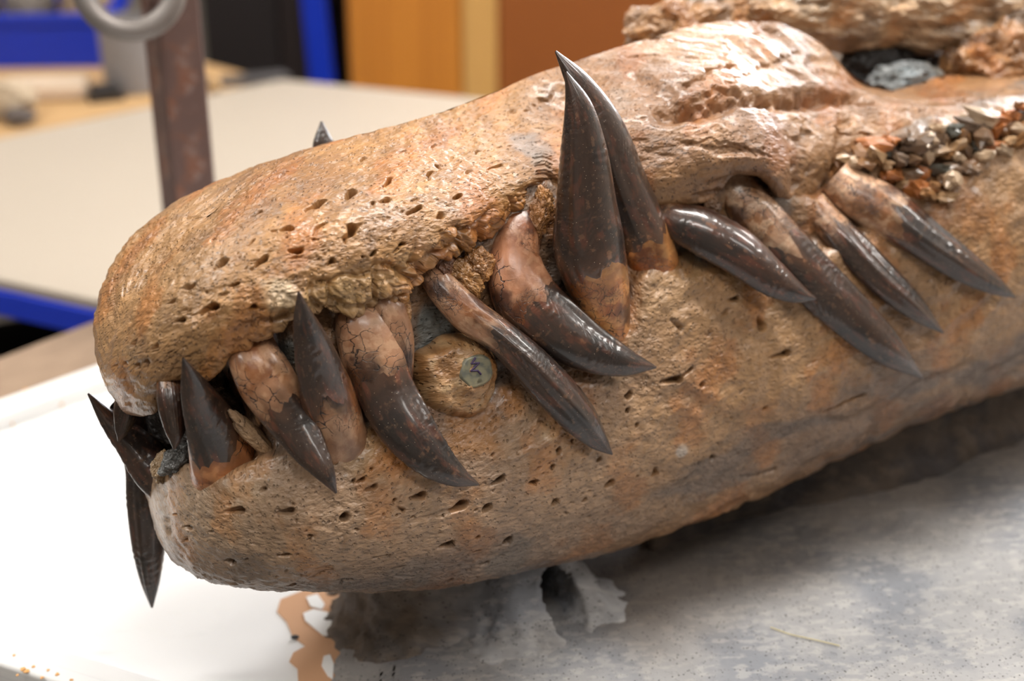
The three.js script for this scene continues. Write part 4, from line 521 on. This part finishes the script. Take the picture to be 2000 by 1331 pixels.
{
  const bed = thing('plaster_bed', 'rough grey plaster bed under the jaw, spread over the white tray', 'plaster bed');
  const x0 = -0.195, x1 = 1.5, z0 = -2.3, z1 = -0.62, st = 0.005, nx = Math.round((x1 - x0) / st), nz = Math.round((z1 - z0) / st), pos = [], col = [], uv = [], idx = [];
  for (let k = 0; k <= nz; k++) for (let i = 0; i <= nx; i++) { const z = z0 + k * st; let x = x0 + i * st; if (i < 14) x += 0.02 * n3(7, z * 22, 1) * (1 - i / 14) + 0.008 * n3(9, z * 70, 1) * (1 - i / 14) + 0.02; const edge = i === 0 || i === nx || k === 0 || k === nz; const y = edge ? YB - 0.0005 : bedTop(x, z); pos.push(x, y, z); uv.push(x, z);
    const l = local(new THREE.Vector3(x, y, z)); const br = (1 - sm(-0.06, 0.1, x + 0.05 * fbm(x * 14, 4, z * 14, 3))); const und = 1 - sm(0.08, 0.23, l[1] + 0.05 * fbm(x * 12, 8, z * 12, 3)); let c = [1.0, 1.0, 1.01]; c = mix3(c, [0.40, 0.32, 0.25], 0.5 * br); c = mix3(c, [0.30, 0.23, 0.175], 0.85 * und * sm(0.3, 0.42, l[0])); const q = 1 + 0.3 * fbm(x * 9, 0, z * 9, 4); col.push(c[0] * q, c[1] * q, c[2] * q); }  // rock brown under the jaw, darkened to deepen the shade of the cavity
  for (let k = 0; k < nz; k++) for (let i = 0; i < nx; i++) { const a = k * (nx + 1) + i, b = a + 1, c = a + nx + 1, d = c + 1; idx.push(a, c, b, b, c, d); }
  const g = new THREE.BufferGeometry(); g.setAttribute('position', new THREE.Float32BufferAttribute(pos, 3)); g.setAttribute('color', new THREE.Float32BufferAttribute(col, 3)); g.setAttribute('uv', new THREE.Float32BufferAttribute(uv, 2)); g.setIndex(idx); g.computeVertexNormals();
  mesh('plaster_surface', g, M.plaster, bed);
  // pillar with a hole through it, rising to the jaw
  const L2 = (x, y, z) => { const dx = x - ORG.x, dy = y - ORG.y, dz = z - ORG.z; return [dx * U.x + dy * U.y + dz * U.z, dx * N0.x + dz * N0.z, y]; };
  const hp = at(1121, 1204, 1.375), HC = L2(hp.x, hp.y, hp.z);
  const jawB = (u) => 1.104 - 0.062 - 0.05 * sm(0.02, 0.25, u);
  const f = (x, y, z) => { const [u, n] = L2(x, y, z), top = jawB(u) + 0.012; const nb = bedTop(x, z);
    const rnd1 = (a, b, c, hx, hy, hz, r) => { const qx = Math.abs(a) - hx + r, qy = Math.abs(b) - hy + r, qz = Math.abs(c) - hz + r; return Math.hypot(Math.max(qx, 0), Math.max(qy, 0), Math.max(qz, 0)) + Math.min(Math.max(qx, qy, qz), 0) - r; };
    const hN = (y - 0.9) / 0.12; // 0 at the board, 1 at the jaw
    let d = rnd1(u - 0.275, y - 0.93, n - 0.0 + 0.02 * hN, 0.1 - 0.015 * hN, 0.14, 0.075 - 0.015 * hN, 0.04);
    const flare = 0.045 * Math.pow(1 - clamp(hN), 2);
    d = smin(d, rnd1(u - 0.338 - flare * 0.3, y - 0.94, n - 0.055 - flare * 0.9, 0.042 + flare, 0.12, 0.03 + flare * 0.6, 0.02), 0.03);
    d = smin(d, Math.max(y - nb + 0.005, d - 0.03), 0.03);
    const hx = u - HC[0], hy = y - HC[2] - hx * 0.3, hole = (Math.hypot(hx / 0.023, hy / 0.028) - 1) * 0.02; if (n > -0.005) d = Math.max(d, -hole);
    d += 0.014 * fbm(x * 16, y * 16, z * 16, 4) + 0.007 * fbm(x * 60, y * 60, z * 60, 3); d = Math.max(d, y - top); d = Math.max(d, -(y - nb + 0.006)); return d; };
  const cx = world(0.25, 0.05, 0);
  const pg = netMesh(f, [cx.x - 0.26, YB - 0.012, cx.z - 0.2], [cx.x + 0.26, YB + 0.19, cx.z + 0.24], 0.003);
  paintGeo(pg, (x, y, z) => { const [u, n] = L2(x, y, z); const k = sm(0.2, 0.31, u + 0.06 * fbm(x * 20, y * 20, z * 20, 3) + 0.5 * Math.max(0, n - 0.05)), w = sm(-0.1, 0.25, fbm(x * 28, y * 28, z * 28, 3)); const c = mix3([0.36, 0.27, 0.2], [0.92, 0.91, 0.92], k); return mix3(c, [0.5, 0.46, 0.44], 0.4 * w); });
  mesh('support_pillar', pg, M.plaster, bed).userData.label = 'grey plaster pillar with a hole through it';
  // dark rough cradle of rock that carries the jaw further back
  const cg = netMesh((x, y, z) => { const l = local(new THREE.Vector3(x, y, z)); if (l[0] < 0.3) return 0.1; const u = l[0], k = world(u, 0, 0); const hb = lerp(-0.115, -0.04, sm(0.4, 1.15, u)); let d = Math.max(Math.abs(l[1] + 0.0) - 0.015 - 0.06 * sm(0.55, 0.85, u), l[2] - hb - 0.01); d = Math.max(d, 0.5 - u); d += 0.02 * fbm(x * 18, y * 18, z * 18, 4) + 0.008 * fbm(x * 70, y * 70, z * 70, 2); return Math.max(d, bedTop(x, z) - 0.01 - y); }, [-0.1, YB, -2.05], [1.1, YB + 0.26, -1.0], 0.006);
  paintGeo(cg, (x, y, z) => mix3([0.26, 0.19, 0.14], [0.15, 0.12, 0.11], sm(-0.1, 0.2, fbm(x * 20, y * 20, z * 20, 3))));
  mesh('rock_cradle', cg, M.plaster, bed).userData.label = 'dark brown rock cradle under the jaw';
}
// a loose straw on the plaster
{ const pts = [[1505, 1226], [1545, 1240], [1590, 1250], [1640, 1262]].map(([x, y]) => { let p = onY(x, y, YB + 0.05); for (let i = 0; i < 8; i++) p = onY(x, y, bedTop(p.x, p.z) + 0.002); return p; }); tag(mesh('straw', new THREE.TubeGeometry(new THREE.CatmullRomCurve3(pts), 24, 0.0006, 6), plain(196, 184, 140, 0.7)), 'thin pale straw lying on the grey plaster', 'straw'); }

// ---------------------------------------------------------------- skull roof behind and crushed bone between the jaws
function boneLump(name, parent, px, py, n, ru, rn, rh, s, tone, label, amp = 0.28, yaw = 0) {
  const g = new THREE.IcosahedronGeometry(1, 28), p = g.attributes.position, col = [], uv = [], v = new THREE.Vector3(), cy = Math.cos(yaw), sy = Math.sin(yaw);
  for (let i = 0; i < p.count; i++) { v.fromBufferAttribute(p, i); const k = 1 + amp * 2 * fbm(v.x * 1.6 + s, v.y * 1.6, v.z * 1.6 + s, 4) + 0.05 * fbm(v.x * 9 + s, v.y * 9, v.z * 9, 3); const a = v.x * k * ru, b = v.y * k * rn, c = v.z * k * rh, a2 = a * cy - c * sy, c2 = a * sy + c * cy; uv.push(a2, b + c2); const w = U.clone().multiplyScalar(a2).addScaledVector(N, b).addScaledVector(V, c2); p.setXYZ(i, w.x, w.y, w.z); const q = sm(-0.2, 0.25, fbm(w.x * 22 + s, w.y * 22, w.z * 22, 4)); col.push(...mix3(lin(...tone), lin(tone[0] * 0.72, tone[1] * 0.7, tone[2] * 0.68), q)); }
  g.setAttribute('color', new THREE.Float32BufferAttribute(col, 3)); g.setAttribute('uv', new THREE.Float32BufferAttribute(uv, 2)); g.computeVertexNormals();
  const m = mesh(name, g, M.bone, parent); m.position.copy(world(...un(px, py, n))); if (label) m.userData.label = label; return m;
}
boneLump('roof_bone', upperJaw, 1360, 42, -0.12, 0.085, 0.04, 0.036, 1.3, [186, 138, 88], '', 0.25, 0.2);
boneLump('roof_bone', upperJaw, 1640, 20, -0.1, 0.14, 0.06, 0.05, 5.1, [206, 174, 138], '', 0.2, -0.1);
boneLump('roof_bone', upperJaw, 1860, 20, -0.07, 0.14, 0.06, 0.05, 8.2, [204, 172, 136], '', 0.22, -0.15);
boneLump('roof_bone', upperJaw, 1935, 120, -0.01, 0.055, 0.05, 0.045, 2.2, [180, 130, 80], '', 0.35);
boneLump('roof_bone', upperJaw, 2040, 60, -0.04, 0.1, 0.06, 0.06, 3.7, [150, 120, 92], '', 0.35);
boneLump('roof_bone', upperJaw, 1255, 40, -0.15, 0.02, 0.02, 0.015, 6.6, [184, 140, 98], '', 0.3);
boneLump('grey_matrix', upperJaw, 1765, 160, -0.035, 0.05, 0.03, 0.022, 4.9, [136, 146, 150], 'pale grey rock in the skull opening', 0.3);
{
  const tones = [[158, 116, 74], [182, 112, 54], [190, 156, 116], [118, 92, 68], [146, 106, 68], [96, 98, 92], [112, 92, 74], [200, 176, 148]];
  const mats = tones.map(([r, g, b]) => new THREE.MeshPhysicalMaterial({ color: srgb(r * 0.86, g * 0.84, b * 0.82), roughness: 0.35, clearcoat: 0.5, clearcoatRoughness: 0.25 }));
  const geos = []; for (let s = 0; s < 9; s++) { const g = new THREE.IcosahedronGeometry(1, 1), p = g.attributes.position, v = new THREE.Vector3(); for (let i = 0; i < p.count; i++) { v.fromBufferAttribute(p, i); const k = 0.8 + 0.55 * n3(v.x * 1.7 + s * 5, v.y * 1.7, v.z * 1.7) + 0.2 * n3(v.x * 5 + s, v.y * 5, v.z * 5); p.setXYZ(i, v.x * k, v.y * k, v.z * k); } g.computeVertexNormals(); geos.push(g); }
  const spots = []; const poly = [[1640, 318], [1700, 290], [1800, 262], [1905, 236], [2010, 200], [2010, 275], [1930, 320], [1865, 362], [1835, 400], [1770, 380], [1700, 350]];
  const inside = (x, y) => { let r = false; for (let i = 0, j = poly.length - 1; i < poly.length; j = i++) { const [a, b] = poly[i], [c, d] = poly[j]; if ((b > y) !== (d > y) && x < (c - a) * (y - b) / (d - b) + a) r = !r; } return r; };
  for (let t = 0; t < 5000 && spots.length < 74; t++) { const x = rr(1640, 2010), y = rr(200, 400); if (!inside(x, y)) continue; const mind = 21; if (spots.some(([a, b]) => Math.hypot(a - x, b - y) < mind)) continue; spots.push([x, y]); }
  spots.forEach(([x, y], i) => { const h = low.hit(x, y); if (!h) return; const l = local(h); const orange = x > 1775 && x < 1835 && y > 340 || x > 1930 && y < 270; const m = mesh('bone_fragment', geos[i % 9], mats[orange && rnd() < 0.5 ? 1 : Math.floor(rnd() * 8)], lowerJaw); m.position.copy(world(l[0], l[1] + 0.003, l[2] + 0.003)); const s = rr(0.007, 0.014); m.scale.set(s * rr(1.2, 2.4), s * rr(0.6, 1), s * rr(0.7, 1.0)); m.rotation.set(rr(-0.6, 0.6), rr(0, 3), rr(-0.9, 0.3)); });
}
boneLump('hollow_shade', upperJaw, 1745, 118, -0.1, 0.075, 0.03, 0.045, 9.3, [42, 38, 37], 'added dark lump for the shade deep in the skull opening', 0.15);  // dark lump added behind the opening so it reads as shaded
// small bits around the teeth: bone splinters by the diastema and rolled rock in the mouth
for (const [x, y, n, a, b, c, s, tone, rot] of [[1050, 430, 0.118, 0.02, 0.008, 0.009, 1, [176, 120, 66], 1.3], [1040, 470, 0.112, 0.018, 0.008, 0.008, 2, [150, 100, 60], 1.2], [1062, 395, 0.115, 0.014, 0.008, 0.008, 3, [190, 134, 74], 1.5], [905, 545, 0.128, 0.02, 0.012, 0.012, 4, [190, 136, 74], -0.8], [930, 520, 0.125, 0.016, 0.012, 0.014, 5, [182, 124, 62], 0.6], [868, 515, 0.13, 0.016, 0.007, 0.008, 6, [160, 104, 66], 1.4], [790, 612, 0.135, 0.014, 0.006, 0.006, 7, [170, 122, 72], 1.4], [1390, 405, 0.128, 0.01, 0.008, 0.01, 8, [150, 106, 66], 0.3]])
  boneLump('bone_splinter', upperJaw, x, y, n, a, b, c, s * 3.3, tone, '', 0.3, rot);
boneLump('rock_shade_plug', lowerJaw, 322, 912, 0.012, 0.014, 0.012, 0.011, 12.1, [176, 146, 106], 'tan striped plug of rock in the front of the mouth', 0.3, 0.9);
boneLump('rock_shade_plug', lowerJaw, 355, 900, 0.035, 0.018, 0.016, 0.012, 14.1, [120, 122, 120], 'grey plug of rock in the front of the mouth', 0.3, 0.4);
{ const m = boneLump('rock_shade_plug', lowerJaw, 330, 850, 0, 0.042, 0.1, 0.04, 17.1, [44, 38, 36], 'added dark lump for the shade in the front of the mouth', 0.2); m.position.copy(world(0.05, -0.045, 0.078)); }  // dark filler added in place of the shaded mouth cavity
boneLump('bone_ledge', lowerJaw, 495, 852, 0.104, 0.007, 0.008, 0.031, 21.3, [196, 160, 122], 'thin pale bone ledge between two front teeth', 0.2, 0.58);

renderer.render(scene, camera);
